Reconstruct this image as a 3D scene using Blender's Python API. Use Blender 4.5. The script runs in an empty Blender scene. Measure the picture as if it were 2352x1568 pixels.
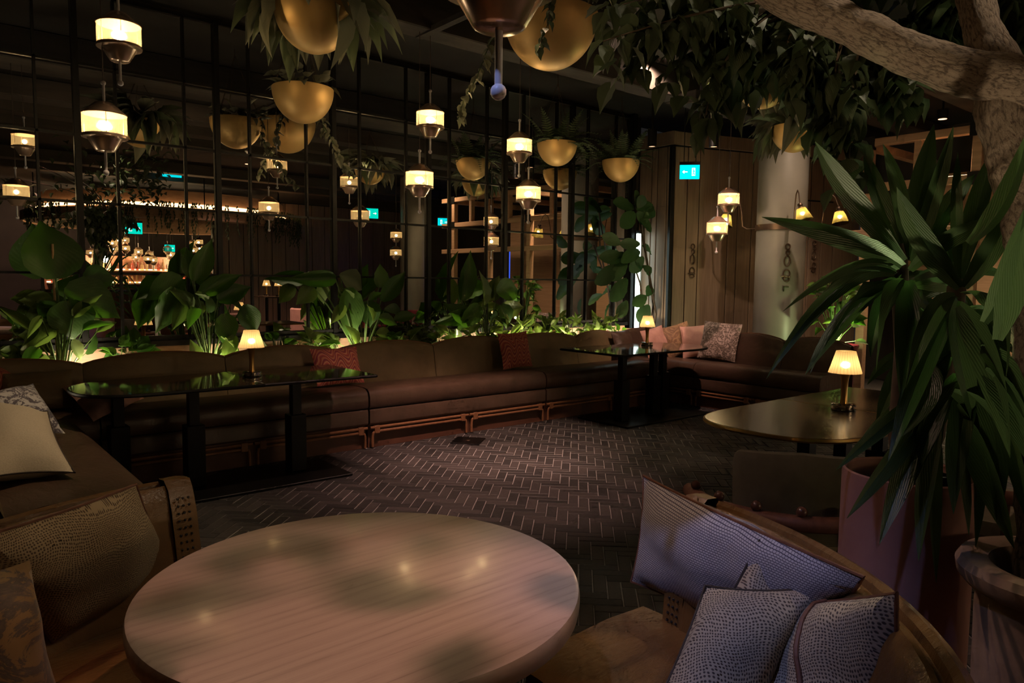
import bpy, bmesh, math, random
from mathutils import Vector as V, Matrix as M, noise
PI = math.pi
random.seed(7)
sc = bpy.context.scene
COL = sc.collection
def R(d): return math.radians(d)

# ---------------------------------------------------------------- camera
FPX, W, H, HC = 1669.05, 2352, 1568, 1.40
pitch, yaw, roll = R(4.6996), R(50.159), R(0.6253)
fw = V((math.cos(yaw)*math.cos(pitch), math.sin(yaw)*math.cos(pitch), -math.sin(pitch)))
rt = V((math.sin(yaw), -math.cos(yaw), 0)); up = rt.cross(fw)
rt = (rt*math.cos(roll) + up*math.sin(roll)).normalized(); up = rt.cross(fw)
cam = bpy.data.objects.new('camera', bpy.data.cameras.new('camera')); COL.objects.link(cam)
m = M.Identity(4)
for i in range(3): m[i][0], m[i][1], m[i][2] = rt[i], up[i], -fw[i]
m.translation = (0, 0, HC); cam.matrix_world = m
cam.data.sensor_width = 36; cam.data.lens = FPX/W*36; cam.data.clip_start = .02; cam.data.clip_end = 200
sc.camera = cam
CAM = V((0, 0, HC))
# survey of the photograph: a sight line met with a plane of the room
def ray(x, y): return rt*((x-W/2)/FPX) - up*((y-H/2)/FPX) + fw
def Zp(x, y, z): d = ray(x, y); return CAM + d*((z-HC)/d.z)
def Yp(x, y, Y): d = ray(x, y); return CAM + d*(Y/d.y)
def Xp(x, y, X): d = ray(x, y); return CAM + d*(X/d.x)
def Dp(x, y, D): return CAM + ray(x, y)*D
def project(p):
    q = V(p)-CAM; z = q.dot(fw); return (W/2+FPX*q.dot(rt)/z, H/2-FPX*q.dot(up)/z, z)
DM = 6.54                                   # the mirror stands at y = DM

# ---------------------------------------------------------------- world, exposure
sc.view_settings.view_transform = 'Standard'; sc.view_settings.look = 'None'
sc.view_settings.gamma = 1; sc.view_settings.use_curve_mapping = False
sc.view_settings.exposure = 0.12
wd = bpy.data.worlds.new('night'); sc.world = wd; wd.use_nodes = True
wd.node_tree.nodes['Background'].inputs[0].default_value = (.010, .009, .009, 1)
wd.node_tree.nodes['Background'].inputs[1].default_value = 1.0
sc.cycles.use_denoising = True
sc.cycles.max_bounces = 6; sc.cycles.diffuse_bounces = 2; sc.cycles.glossy_bounces = 4; sc.cycles.transmission_bounces = 3
sc.cycles.transparent_max_bounces = 8
sc.cycles.use_adaptive_sampling = True; sc.cycles.adaptive_threshold = .06; sc.cycles.adaptive_min_samples = 12
sc.cycles.caustics_reflective = False; sc.cycles.caustics_refractive = False
sc.cycles.sample_clamp_indirect = 10.0

# ---------------------------------------------------------------- ceiling spots, the room's own and added ones (power in watts)
def lamp(kind, loc, power, colour, aim=None, radius=.03, cone=60, blend=.6, parent=None, name='bulb_light'):
    L = bpy.data.lights.new(name, kind); L.energy = power; L.color = colour
    L.shadow_soft_size = radius
    if kind == 'SPOT': L.spot_size = R(cone); L.spot_blend = blend
    o = bpy.data.objects.new(name, L); COL.objects.link(o)
    o.location = loc
    if aim is not None: o.rotation_euler = (V(aim)-V(loc)).to_track_quat('-Z', 'Y').to_euler()
    if parent is not None:
        o.parent = parent; o.location = V(loc)-parent.location
    return o
WARM = (1, .72, .42); PINK = (1, .58, .45); ROSE = (1, .50, .38); COOL = (.35, .45, 1.0); LIME = (.85, 1, .45); SOFT = (1, .82, .55)
# (position, power, colour, aim, cone, blend): every row is built as a recessed ceiling downlight
DOWNLIGHTS = [
 ((1.43, 3.58, 3.6), 120, WARM, (.75, 4.3, .5), 46, .9, 'above the near end of the long table'),
 ((2.80, 3.60, 3.6), 110, PINK, (2.95, 4.75, 0), 50, .8, 'first of the close trio reflected high in the mirror'),
 ((3.02, 3.60, 3.6), 380, PINK, (3.85, 4.85, 0), 40, .8, 'middle of the close trio reflected high in the mirror'),
 ((3.26, 3.55, 3.6), 240, PINK, (3.1, 3.9, 0), 44, .8, 'last of the close trio reflected high in the mirror'),
 ((5.08, 3.67, 3.6), 90, WARM, (4.6, 4.3, 0), 46, .9, 'first of the pair reflected above the twin pendants'),
 ((5.64, 3.67, 3.6), 270, PINK, (6.9, 5.3, .6), 36, .9, 'second of the pair reflected above the twin pendants'),
 ((5.64, 4.79, 3.6), 260, (1, .70, .52), (7.9, 5.9, 1.7), 60, .9, 'beside the dark tree leaves'),
 ((7.30, 3.60, 3.6), 110, (1, .72, .52), (8.9, 5.3, 1.2), 60, .9, 'before the column'),
 ((9.60, 3.50, 3.6), 110, WARM, (9.2, 3.0, 1.2), 90, .9, 'by the end of the boarded wall'),
 ((1.85, 0.70, 3.6), 140, ROSE, (.62, 1.22, .72), 27, .6, 'shining through the tree onto the oak table'),
 ((0.30, 2.60, 3.6), 40, WARM, (.9, 1.6, .7), 50, .8, 'over the booth end with the stitched edge'),
 ((-.40, .85, 3.6), 110, COOL, (1.58, 1.08, .62), 22, .8, 'added behind the booth, blue tinted'),  # unseen fitting, added for the blue tint on cushion and pendant rod
 ((2.75, 0.35, 3.6), 80, SOFT, (2.05, .85, 1.9), 60, .8, 'over the rough tree branch'),
 ((1.0, 2.75, 3.6), 65, PINK, (2.15, 1.15, .6), 36, .9, 'added to light the beaded armchair'),  # added fill for the dark pot and chair back
 ((5.2, -1.2, 3.6), 420, PINK, (5.2, -1.6, 0), 110, .9, 'added over the far lounge chairs'),  # added to brighten the lounge that the mirror shows
 ((7.6, -3.6, 3.6), 260, WARM, (7.8, -4.4, 1.2), 110, .9, 'added over the far lounge beside the canopy'),  # added fill so the rear walls show in the mirror
 ((8.2, 0.4, 3.6), 110, WARM, (9.6, .4, 1.2), 100, .9, 'added before the timber pergola'),  # added fill for the rear room near the pergola
 ((2.2, -8.2, 3.6), 400, PINK, (2.0, -12, 1.2), 110, .9, 'added behind the bar end'),  # added to wash the rear wall with pink light
]

# ---------------------------------------------------------------- materials
MAT = {}
class NT:
    def __init__(s, name):
        s.m = bpy.data.materials.new(name); s.m.use_nodes = True; s.t = s.m.node_tree
        s.b = s.t.nodes['Principled BSDF']; s.out = s.t.nodes['Material Output']; MAT[name] = s.m
    def n(s, typ, **kw):
        q = s.t.nodes.new(typ)
        for k, v in kw.items():
            if k in q.inputs: 
                q.inputs[k].default_value = v
            else: setattr(q, k, v)
        return q
    def l(s, a, b): s.t.links.new(a, b)
    def coord(s, kind='Object', scale=(1, 1, 1), rot=(0, 0, 0)):
        c = s.n('ShaderNodeTexCoord'); mp = s.n('ShaderNodeMapping'); s.l(c.outputs[kind], mp.inputs[0])
        mp.inputs['Scale'].default_value = scale; mp.inputs['Rotation'].default_value = rot
        return mp.outputs[0]
    def ramp(s, fac, stops):
        r = s.n('ShaderNodeValToRGB'); s.l(fac, r.inputs[0]); e = r.color_ramp.elements
        while len(e) < len(stops): e.new(.5)
        for i, (p, c) in enumerate(stops): e[i].position = p; e[i].color = (*c, 1)
        return r.outputs[0]
    def bump(s, h, strength=.3, dist=.01):
        b = s.n('ShaderNodeBump', Strength=strength, Distance=dist); s.l(h, b.inputs['Height']); s.l(b.outputs[0], s.b.inputs['Normal'])
    def base(s, col=None, rough=.5, metal=0, spec=None, coat=0, sheen=0):
        if col is not None:
            if hasattr(col, 'is_linked'): s.l(col, s.b.inputs['Base Color'])
            else: s.b.inputs['Base Color'].default_value = (*col, 1)
        s.b.inputs['Roughness'].default_value = rough; s.b.inputs['Metallic'].default_value = metal
        if spec is not None: s.b.inputs['Specular IOR Level'].default_value = spec
        s.b.inputs['Coat Weight'].default_value = coat; s.b.inputs['Coat Roughness'].default_value = .15
        s.b.inputs['Sheen Weight'].default_value = sheen
        return s
def mixed(name, c1, c2, rough=.5, metal=0, scale=8, stretch=(1, 1, 1), bump=0, bd=.004, detail=5, kind='Object', lo=.35, hi=.7, **kw):
    """noise between two colours, optional fine relief"""
    t = NT(name); co = t.coord(kind, stretch); nz = t.n('ShaderNodeTexNoise', Scale=scale, Detail=detail, Roughness=.6); t.l(co, nz.inputs['Vector'])
    t.base(t.ramp(nz.outputs['Fac'], [(lo, c1), (hi, c2)]), rough, metal, **kw)
    if bump: t.bump(nz.outputs['Fac'], bump, bd)
    return t
def glow(name, col, strength):
    t = NT(name); e = t.n('ShaderNodeEmission', Color=(*col, 1), Strength=strength); t.l(e.outputs[0], t.out.inputs[0]); t.t.nodes.remove(t.b)
    return t
mixed('black_metal', (.003, .003, .003), (.006, .005, .005), .45, .0, 20, spec=.25)
mixed('ceiling_paint', (.020, .017, .015), (.030, .026, .023), .8, 0, 3)
mixed('beam_paint', (.055, .045, .038), (.085, .068, .055), .7, 0, 6, (.3, 2, 2), .2)
mixed('dark_wall', (.030, .024, .020), (.045, .035, .028), .8, 0, 2)
mixed('grout', (.30, .28, .28), (.42, .39, .39), .9, 0, 30)
t = NT('brick_paver'); co = t.coord('Object', (1, 1, 1)); nz = t.n('ShaderNodeTexNoise', Scale=45, Detail=6); t.l(co, nz.inputs['Vector'])
oi = t.n('ShaderNodeObjectInfo'); ge = t.n('ShaderNodeNewGeometry'); ad = t.n('ShaderNodeMath', operation='ADD'); t.l(oi.outputs['Random'], ad.inputs[0]); t.l(ge.outputs['Random Per Island'], ad.inputs[1])
fr = t.n('ShaderNodeMath', operation='FRACT'); t.l(ad.outputs[0], fr.inputs[0])
c1 = t.ramp(fr.outputs[0], [(0, (.030, .028, .030)), (.5, (.048, .043, .045)), (1, (.074, .064, .066))])
mx = t.n('ShaderNodeMix', data_type='RGBA', blend_type='MULTIPLY'); mx.inputs[0].default_value = .6; t.l(c1, mx.inputs[6]); t.l(t.ramp(nz.outputs['Fac'], [(.3, (.55, .55, .55)), (.7, (1.2, 1.15, 1.1))]), mx.inputs[7])
t.base(mx.outputs[2], .55); t.bump(nz.outputs['Fac'], .35, .004)
t = NT('paver_far'); br = t.n('ShaderNodeTexBrick', Scale=7.6); t.l(t.coord('Object', (1, 1, 1), (0, 0, R(45))), br.inputs['Vector'])
br.inputs['Color1'].default_value = (.034, .031, .032, 1); br.inputs['Color2'].default_value = (.066, .058, .059, 1); br.inputs['Mortar'].default_value = (.22, .20, .20, 1); br.inputs['Mortar Size'].default_value = .012
t.base(br.outputs['Color'], .6)
# mirror
t = NT('mirror_glass'); t.base((.74, .72, .68), .0, 1.0)
# timber
def timber(name, c1, c2, rough=.5, axis=2, sc_=1, coat=0):
    t = NT(name); st = [14, 14, 14]; st[axis] = .8; co = t.coord('Object', [q*sc_ for q in st])
    nz = t.n('ShaderNodeTexNoise', Scale=2.2, Detail=8, Roughness=.62, Distortion=.5); t.l(co, nz.inputs['Vector'])
    t.base(t.ramp(nz.outputs['Fac'], [(.3, c1), (.72, c2)]), rough, coat=coat); t.bump(nz.outputs['Fac'], .25, .003); return t
timber('wall_board', (.185, .125, .085), (.30, .21, .145), .42)
timber('pale_timber', (.38, .24, .15), (.58, .38, .25), .55, 0)
timber('pergola_timber', (.36, .21, .13), (.52, .31, .20), .55, 1)
# oak table top: fine long streaks
t = NT('washed_oak'); co = t.coord('Object', (3.0, 130, 130), (0, 0, R(-24)))
nz = t.n('ShaderNodeTexNoise', Scale=1.7, Detail=9, Roughness=.7, Distortion=.45); t.l(co, nz.inputs['Vector'])
co2 = t.coord('Object', (.55, 7, 7), (0, 0, R(-24))); wv = t.n('ShaderNodeTexWave', Scale=1.5, Distortion=11, Detail=3, wave_type='BANDS', bands_direction='Y'); t.l(co2, wv.inputs['Vector'])
mm = t.n('ShaderNodeMix', data_type='FLOAT'); mm.inputs[0].default_value = .22; t.l(nz.outputs['Fac'], mm.inputs[2]); t.l(wv.outputs['Fac'], mm.inputs[3])
t.base(t.ramp(mm.outputs[0], [(.30, (.31, .23, .195)), (.42, (.40, .30, .26)), (.75, (.45, .345, .30))]), .34, coat=.25); t.bump(mm.outputs[0], .22, .0012)
# leathers, velvet, cloth
def leather(name, c1, c2, rough=.38):
    t = mixed(name, c1, c2, rough, 0, 5, (1, 1, 1), 0, .002, 4)
    vo = t.n('ShaderNodeTexVoronoi', Scale=260, feature='DISTANCE_TO_EDGE'); t.l(t.coord(), vo.inputs['Vector'])
    n2 = t.n('ShaderNodeTexNoise', Scale=9, Detail=5, Distortion=1.2); t.l(t.coord('Object', (1, 2.5, 1)), n2.inputs['Vector'])
    a = t.n('ShaderNodeMath', operation='MULTIPLY_ADD'); t.l(n2.outputs['Fac'], a.inputs[0]); a.inputs[1].default_value = 8; t.l(vo.outputs['Distance'], a.inputs[2])
    t.bump(a.outputs[0], .25, .003); return t
leather('seat_leather', (.068, .040, .027), (.105, .062, .043), .34)
leather('back_leather', (.19, .135, .068), (.25, .18, .095), .5)
leather('tan_leather', (.13, .062, .020), (.20, .10, .034), .32)
leather('trim_leather', (.20, .085, .045), (.27, .115, .06), .45)
mixed('skirting_panel', (.11, .045, .028), (.15, .062, .038), .5, 0, 6)
mixed('rattan', (.22, .095, .045), (.32, .145, .07), .45, 0, 30, (1, 1, 1), .2)
mixed('green_velvet', (.085, .082, .050), (.125, .118, .074), .85, 0, 10, sheen=.4)
mixed('green_linen', (.15, .14, .08), (.22, .20, .12), .8, 0, 18)
mixed('pink_cloth', (.55, .30, .25), (.66, .38, .31), .8, 0, 14, bump=.2)
mixed('cream_cloth', (.46, .40, .31), (.56, .49, .39), .85, 0, 160, bump=.4)
mixed('maroon_glaze', (.16, .014, .03), (.24, .025, .045), .35, 0, 5)
mixed('piping_brown', (.13, .05, .03), (.19, .08, .045), .6, 0, 40)
mixed('piping_dark', (.03, .022, .018), (.05, .036, .03), .7, 0, 40)
# dotted cloth: rows of small dark dots that follow slow swirls
def dotted(name, ground, dot, scale=95):
    t = NT(name); co = t.coord('Object')
    nz = t.n('ShaderNodeTexNoise', Scale=11, Detail=0); t.l(co, nz.inputs['Vector'])
    vm = t.n('ShaderNodeVectorMath', operation='MULTIPLY_ADD'); t.l(nz.outputs['Color'], vm.inputs[0]); vm.inputs[1].default_value = (.042, .042, .042); t.l(co, vm.inputs[2])
    vo = t.n('ShaderNodeTexVoronoi', Scale=scale, Randomness=.32, voronoi_dimensions='2D'); t.l(vm.outputs[0], vo.inputs['Vector'])
    t.base(t.ramp(vo.outputs['Distance'], [(.24, dot), (.38, ground)]), .85); t.bump(vo.outputs['Distance'], .35, .002); return t
dotted('dotted_cloth', (.47, .39, .29), (.075, .055, .05), 150)
dotted('dotted_cloth_fine', (.36, .26, .155), (.085, .052, .03), 170)
# woven cloth: short horizontal dashes
t = NT('woven_cloth'); co = t.coord('Object', (1, 1, 1)); br = t.n('ShaderNodeTexBrick', Scale=62); t.l(co, br.inputs['Vector'])
br.inputs['Color1'].default_value = (.52, .50, .52, 1); br.inputs['Color2'].default_value = (.44, .42, .46, 1); br.inputs['Mortar'].default_value = (.07, .065, .10, 1)
br.inputs['Mortar Size'].default_value = .05; br.inputs['Brick Width'].default_value = .62; br.inputs['Row Height'].default_value = .36
t.base(br.outputs['Color'], .85); t.bump(br.outputs['Fac'], -.3, .002)
# zigzag cloth
t = NT('zigzag_cloth'); co = t.coord('Object', (1, 1, 1)); w1 = t.n('ShaderNodeTexWave', Scale=2.3, wave_type='BANDS', bands_direction='X', Distortion=2.5, Detail=2); w1.inputs['Detail Scale'].default_value = 2; t.l(co, w1.inputs['Vector'])
sp = t.n('ShaderNodeSeparateXYZ'); t.l(co, sp.inputs[0]); ma = t.n('ShaderNodeMath', operation='MULTIPLY_ADD'); t.l(w1.outputs['Fac'], ma.inputs[0]); ma.inputs[1].default_value = .09; t.l(sp.outputs['Y'], ma.inputs[2])
mu = t.n('ShaderNodeMath', operation='MULTIPLY'); t.l(ma.outputs[0], mu.inputs[0]); mu.inputs[1].default_value = 13; fr = t.n('ShaderNodeMath', operation='FRACT'); t.l(mu.outputs[0], fr.inputs[0])
t.base(t.ramp(fr.outputs[0], [(.0, (.30, .05, .05)), (.2, (.52, .13, .10)), (.32, (.62, .34, .20)), (.42, (.36, .07, .07)), (.6, (.22, .03, .07)), (.78, (.55, .22, .12)), (1, (.28, .05, .05))]), .75)
# flowered cloth
def flowers(name, ground, ink, scale=16):
    t = NT(name); co = t.coord('Object'); nz = t.n('ShaderNodeTexNoise', Scale=scale, Detail=6, Roughness=.7, Distortion=1.6); t.l(co, nz.inputs['Vector'])
    t.base(t.ramp(nz.outputs['Fac'], [(.46, ground), (.5, ink), (.58, [q*1.6 for q in ink]), (.62, ground)]), .7, sheen=.2); return t
flowers('flowered_blue', (.50, .48, .50), (.06, .05, .07), 14)
flowers('flowered_grey', (.48, .38, .34), (.09, .065, .05), 18)
flowers('silk_bronze', (.34, .20, .10), (.16, .085, .045), 7)
flowers('shaggy_gold', (.16, .095, .025), (.05, .035, .02), 9)
# metals
mixed('brass', (.60, .37, .12), (.72, .46, .17), .30, 1.0, 4)
mixed('brass_bowl', (.72, .46, .17), (.84, .56, .22), .48, .45, 3)
mixed('copper', (.58, .40, .28), (.72, .52, .38), .24, .7, 3, (1, 1, .1))
mixed('bronze_dark', (.10, .065, .045), (.15, .10, .07), .4, .8, 6)
mixed('chrome', (.62, .58, .54), (.7, .66, .6), .12, 1.0, 6)
mixed('white_rod', (.62, .58, .60), (.70, .66, .68), .4, 0, 6)
mixed('cable', (.10, .075, .06), (.14, .10, .08), .6, 0, 6)
mixed('table_dark', (.016, .011, .008), (.026, .018, .012), .07, 0, 5, spec=.8)
mixed('table_bronze', (.062, .042, .026), (.088, .06, .038), .20, .15, 4, (.3, 3, 1), coat=.3)
mixed('terracotta', (.24, .115, .095), (.30, .150, .125), .75, 0, 7, bump=.15)
mixed('stone_pot', (.28, .20, .145), (.40, .29, .21), .8, 0, 12, bump=.4, bd=.006)
mixed('soil', (.02, .014, .01), (.05, .035, .025), .95, 0, 30, bump=.8, bd=.02)
mixed('column_plaster', (.17, .16, .135), (.215, .20, .17), .42, 0, 2)
mixed('bead_wood', (.09, .04, .028), (.13, .06, .04), .25, 0, 10, coat=.4)
mixed('cane', (.40, .27, .13), (.55, .38, .20), .6, 0, 20)
# bark: long split plates that follow each limb
t = NT('bark'); uvn = t.n('ShaderNodeUVMap'); mp0 = t.n('ShaderNodeMapping'); t.l(uvn.outputs[0], mp0.inputs[0]); mp0.inputs['Scale'].default_value = (1, .36, 1)
nz = t.n('ShaderNodeTexNoise', Scale=34, Detail=8, Roughness=.7); t.l(mp0.outputs[0], nz.inputs['Vector'])
vm = t.n('ShaderNodeVectorMath', operation='MULTIPLY_ADD'); t.l(nz.outputs['Color'], vm.inputs[0]); vm.inputs[1].default_value = (.030, .030, .0); t.l(mp0.outputs[0], vm.inputs[2])
vo = t.n('ShaderNodeTexVoronoi', Scale=75, feature='DISTANCE_TO_EDGE', voronoi_dimensions='2D'); t.l(vm.outputs[0], vo.inputs['Vector'])
n2 = t.n('ShaderNodeTexNoise', Scale=160, Detail=6, Roughness=.7); t.l(mp0.outputs[0], n2.inputs['Vector'])
a = t.n('ShaderNodeMath', operation='MULTIPLY_ADD'); t.l(vo.outputs['Distance'], a.inputs[0]); a.inputs[1].default_value = .8; t.l(n2.outputs['Fac'], a.inputs[2])
a2 = t.n('ShaderNodeMath', operation='MULTIPLY_ADD'); t.l(nz.outputs['Fac'], a2.inputs[0]); a2.inputs[1].default_value = .7; t.l(a.outputs[0], a2.inputs[2])
t.base(t.ramp(a2.outputs[0], [(.62, (.05, .033, .026)), (.85, (.19, .13, .10)), (1.15, (.36, .26, .20))]), .88); t.bump(a2.outputs[0], 1.0, .012)
# foliage: gloss over light let through
def foliage(name, c1, c2, through=.35, rough=.42):
    t = NT(name); oi = t.n('ShaderNodeObjectInfo'); ge = t.n('ShaderNodeNewGeometry'); ad = t.n('ShaderNodeMath', operation='ADD'); t.l(oi.outputs['Random'], ad.inputs[0]); t.l(ge.outputs['Random Per Island'], ad.inputs[1])
    fr = t.n('ShaderNodeMath', operation='FRACT'); t.l(ad.outputs[0], fr.inputs[0]); col = t.ramp(fr.outputs[0], [(0, c1), (1, c2)])
    uv = t.n('ShaderNodeUVMap'); wv = t.n('ShaderNodeTexWave', Scale=7, wave_type='BANDS', bands_direction='DIAGONAL', Distortion=.4); t.l(uv.outputs[0], wv.inputs['Vector'])
    t.base(col, rough); t.bump(wv.outputs['Fac'], .25, .002)
    tr = t.n('ShaderNodeBsdfTranslucent'); hs = t.n('ShaderNodeHueSaturation', Saturation=1.15, Value=1.6); t.l(col, hs.inputs['Color']); t.l(hs.outputs[0], tr.inputs['Color'])
    ms = t.n('ShaderNodeMixShader'); ms.inputs[0].default_value = through; t.l(t.b.outputs[0], ms.inputs[1]); t.l(tr.outputs[0], ms.inputs[2]); t.l(ms.outputs[0], t.out.inputs[0]); return t
foliage('leaf_broad', (.040, .105, .018), (.075, .17, .03), .35, .4)
foliage('leaf_bright', (.075, .135, .030), (.15, .22, .06), .35, .4)
foliage('leaf_pale', (.13, .165, .09), (.20, .235, .13), .3, .45)
foliage('leaf_grey', (.16, .165, .115), (.25, .25, .18), .25, .42)
foliage('leaf_ficus', (.045, .062, .032), (.075, .10, .05), .25, .5)
foliage('leaf_strap', (.030, .060, .022), (.055, .100, .034), .3, .38)
foliage('leaf_round', (.028, .070, .022), (.05, .105, .035), .25, .42)
foliage('leaf_fern', (.05, .075, .032), (.085, .115, .05), .3, .6)
foliage('stem_green', (.07, .13, .035), (.12, .2, .06), .2, .5)
mixed('stem_brown', (.06, .04, .026), (.10, .068, .045), .7, 0, 20)
# lamps
glow('bulb', (1, .74, .40), 2000); glow('bulb_small', (1, .70, .36), 300); glow('downlight_lens', (1, .50, .26), 3.2)
glow('led_white', (.80, 1, .95), 5.0); glow('led_cove', (1, .55, .24), 6); glow('exit_green', (.0, .62, .72), 1.5); glow('exit_teal', (.0, .70, .55), 1.3)
glow('pictogram', (.75, 1, 1), 1.6); glow('screen_blue', (.06, .14, 1), 1.1); glow('bar_light', (1, .62, .34), 8.0)
def shade(name, col, clear, pleats, frost=.5):
    t = NT(name); tl = t.n('ShaderNodeBsdfTranslucent'); td = t.n('ShaderNodeBsdfTransparent')
    uv = t.n('ShaderNodeUVMap'); wv = t.n('ShaderNodeTexWave', Scale=pleats, wave_type='BANDS', bands_direction='X', Distortion=.3); t.l(uv.outputs[0], wv.inputs['Vector'])
    t.l(t.ramp(wv.outputs['Fac'], [(0, [q*.72 for q in col]), (.5, col)]), tl.inputs['Color'])
    td.inputs['Color'].default_value = (1, .93, .8, 1); rf = t.n('ShaderNodeBsdfRefraction', Roughness=.55, IOR=1.3); rf.inputs['Color'].default_value = (*[q*frost for q in (1, .86, .62)], 1); m0 = t.n('ShaderNodeMixShader'); m0.inputs[0].default_value = .12; t.l(tl.outputs[0], m0.inputs[1]); t.l(rf.outputs[0], m0.inputs[2])
    ms = t.n('ShaderNodeMixShader'); ms.inputs[0].default_value = clear; t.l(m0.outputs[0], ms.inputs[1]); t.l(td.outputs[0], ms.inputs[2]); t.l(ms.outputs[0], t.out.inputs[0]); t.t.nodes.remove(t.b)
shade('shade_drum', (.046, .038, .0245), .22, 30)
shade('shade_table', (.17, .13, .075), .04, 9)
shade('shade_pleat', (.14, .115, .035), .02, 9)
def glass(name, col):
    t = NT(name); t.base(col, .08); t.b.inputs['Transmission Weight'].default_value = .6; t.b.inputs['Alpha'].default_value = 1
for i, c in enumerate([(.75, .45, .2), (.3, .5, .25), (.8, .75, .65), (.6, .12, .08), (.85, .6, .3), (.35, .2, .1)]): glass('bottle_glass_%d' % i, c)

# ---------------------------------------------------------------- mesh helpers
class MB:
    def __init__(s): s.v = []; s.f = []; s.uv = []
    def add(s, vs, fs):
        k = len(s.v); s.v += [V(q) for q in vs]; s.f += [tuple(i+k for i in q) for q in fs]; return s
    def box(s, a, b, bev=0):
        (x0, y0, z0), (x1, y1, z1) = a, b
        if bev:
            e = bev; pr = [(x0+e, z0), (x1-e, z0), (x1, z0+e), (x1, z1-e), (x1-e, z1), (x0+e, z1), (x0, z1-e), (x0, z0+e)]
            vs = []
            for y, k in ((y0, e*.9), (y0+e, 0), (y1-e, 0), (y1, e*.9)):
                cx, cz = (x0+x1)/2, (z0+z1)/2
                vs += [(p-math.copysign(k, p-cx), y, q-math.copysign(k, q-cz)) for p, q in pr]
            fs = [tuple(range(8)), tuple(range(31, 23, -1))]
            for r_ in range(3):
                for i in range(8): a_, b_ = r_*8+i, r_*8+(i+1) % 8; fs.append((a_, a_+8, b_+8, b_))
            return s.add(vs, fs)
        return s.add([(x0, y0, z0), (x1, y0, z0), (x1, y1, z0), (x0, y1, z0), (x0, y0, z1), (x1, y0, z1), (x1, y1, z1), (x0, y1, z1)],
                     [(3, 2, 1, 0), (4, 5, 6, 7), (0, 1, 5, 4), (1, 2, 6, 5), (2, 3, 7, 6), (3, 0, 4, 7)])
    def lathe(s, prof, n=24, c=(0, 0, 0), a0=0, a1=2*PI, cap=False, uvs=False):
        full = abs(a1-a0-2*PI) < 1e-6; m_ = n if full else n+1; vs = []
        for r_, z in prof:
            for i in range(m_): a = a0+(a1-a0)*i/n; vs.append((c[0]+r_*math.cos(a), c[1]+r_*math.sin(a), c[2]+z))
        fs = []
        for j in range(len(prof)-1):
            for i in range(n):
                p, q = j*m_+i, j*m_+(i+1) % m_; fs.append((p, q, q+m_, p+m_))
        if cap: fs += [tuple(range(m_-1, -1, -1)), tuple(range((len(prof)-1)*m_, len(prof)*m_))]
        return s.add(vs, fs)
    def tube(s, pts, rad, n=8, cap=True):
        pts = [V(p) for p in pts]; rs = rad if isinstance(rad, (list, tuple)) else [rad]*len(pts)
        vs, fs = [], []; ref = None
        for i, p in enumerate(pts):
            d = (pts[min(i+1, len(pts)-1)]-pts[max(i-1, 0)]).normalized()
            if ref is None: ref = d.orthogonal().normalized()
            a = (ref-d*ref.dot(d)); a = a.normalized() if a.length > 1e-5 else d.orthogonal().normalized(); ref = a; b = d.cross(a)
            for k in range(n): t_ = 2*PI*k/n; vs.append(p+(a*math.cos(t_)+b*math.sin(t_))*rs[i])
        for i in range(len(pts)-1):
            for k in range(n): p, q = i*n+k, i*n+(k+1) % n; fs.append((p, q, q+n, p+n))
        if cap: fs += [tuple(range(n-1, -1, -1)), tuple(range((len(pts)-1)*n, len(pts)*n))]
        return s.add(vs, fs)
    def ball(s, c, r_, n=10, sz=1):
        k = max(4, n//2); return s.lathe([(max(1e-4, r_*math.sin(PI*j/k)), -r_*sz*math.cos(PI*j/k)) for j in range(k+1)], n, c)
    def grid(s, nu, nv, fn, wrap=False):
        vs = [fn(i/nu, j/nv) for j in range(nv+1) for i in range(nu+1)]; w_ = nu+1
        return s.add(vs, [(j*w_+i, j*w_+i+1, (j+1)*w_+i+1, (j+1)*w_+i) for j in range(nv) for i in range(nu)])
    def prism(s, pts, z0, z1):
        n = len(pts); return s.add([(x, y, z0) for x, y in pts]+[(x, y, z1) for x, y in pts],
                                   [tuple(range(n-1, -1, -1)), tuple(range(n, 2*n))]+[(i, (i+1) % n, n+(i+1) % n, n+i) for i in range(n)])
    def mesh(s, name, mat, smooth=True):
        me = bpy.data.meshes.new(name); me.from_pydata(s.v, [], s.f); me.materials.append(MAT[mat])
        if smooth:
            me.polygons.foreach_set('use_smooth', [True]*len(me.polygons))
            try: me.set_sharp_from_angle(angle=R(38))
            except Exception: pass
        me.update(); return me
    def build(s, name, mat, parent=None, smooth=True, loc=None, rot=None):
        return put(name, s.mesh(name, mat, smooth), parent, loc, rot)
def put(name, me, parent=None, loc=None, rot=None, mat=None):
    o = bpy.data.objects.new(name, me); COL.objects.link(o)
    if parent is not None: o.parent = parent
    if loc is not None: o.location = loc
    if rot is not None: o.rotation_euler = rot
    if mat is not None: o.matrix_basis = mat
    return o
def tag(o, label=None, cat=None, group=None, kind=None):
    for k, v in (('label', label), ('category', cat), ('group', group), ('kind', kind)):
        if v: o[k] = v
    return o
def thing(name, label, cat, loc=(0, 0, 0), group=None, rz=0):
    o = bpy.data.objects.new(name, None); COL.objects.link(o); o.location = loc; o.rotation_euler = (0, 0, rz)
    o.empty_display_size = .05
    return tag(o, label, cat, group)
def copy_tree(o, parent=None):
    c = o.copy(); COL.objects.link(c)
    if parent is not None: c.parent = parent
    for ch in o.children: copy_tree(ch, c)
    return c
def structure(o): o['kind'] = 'structure'; return o
def uv_strip(me, nu, nv):
    """grid meshes: u across, v along"""
    uv = me.uv_layers.new(name='UVMap'); w_ = nu+1
    for lp in me.loops:
        i = lp.vertex_index; uv.data[lp.index].uv = ((i % w_)/nu, (i//w_)/nv)
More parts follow.
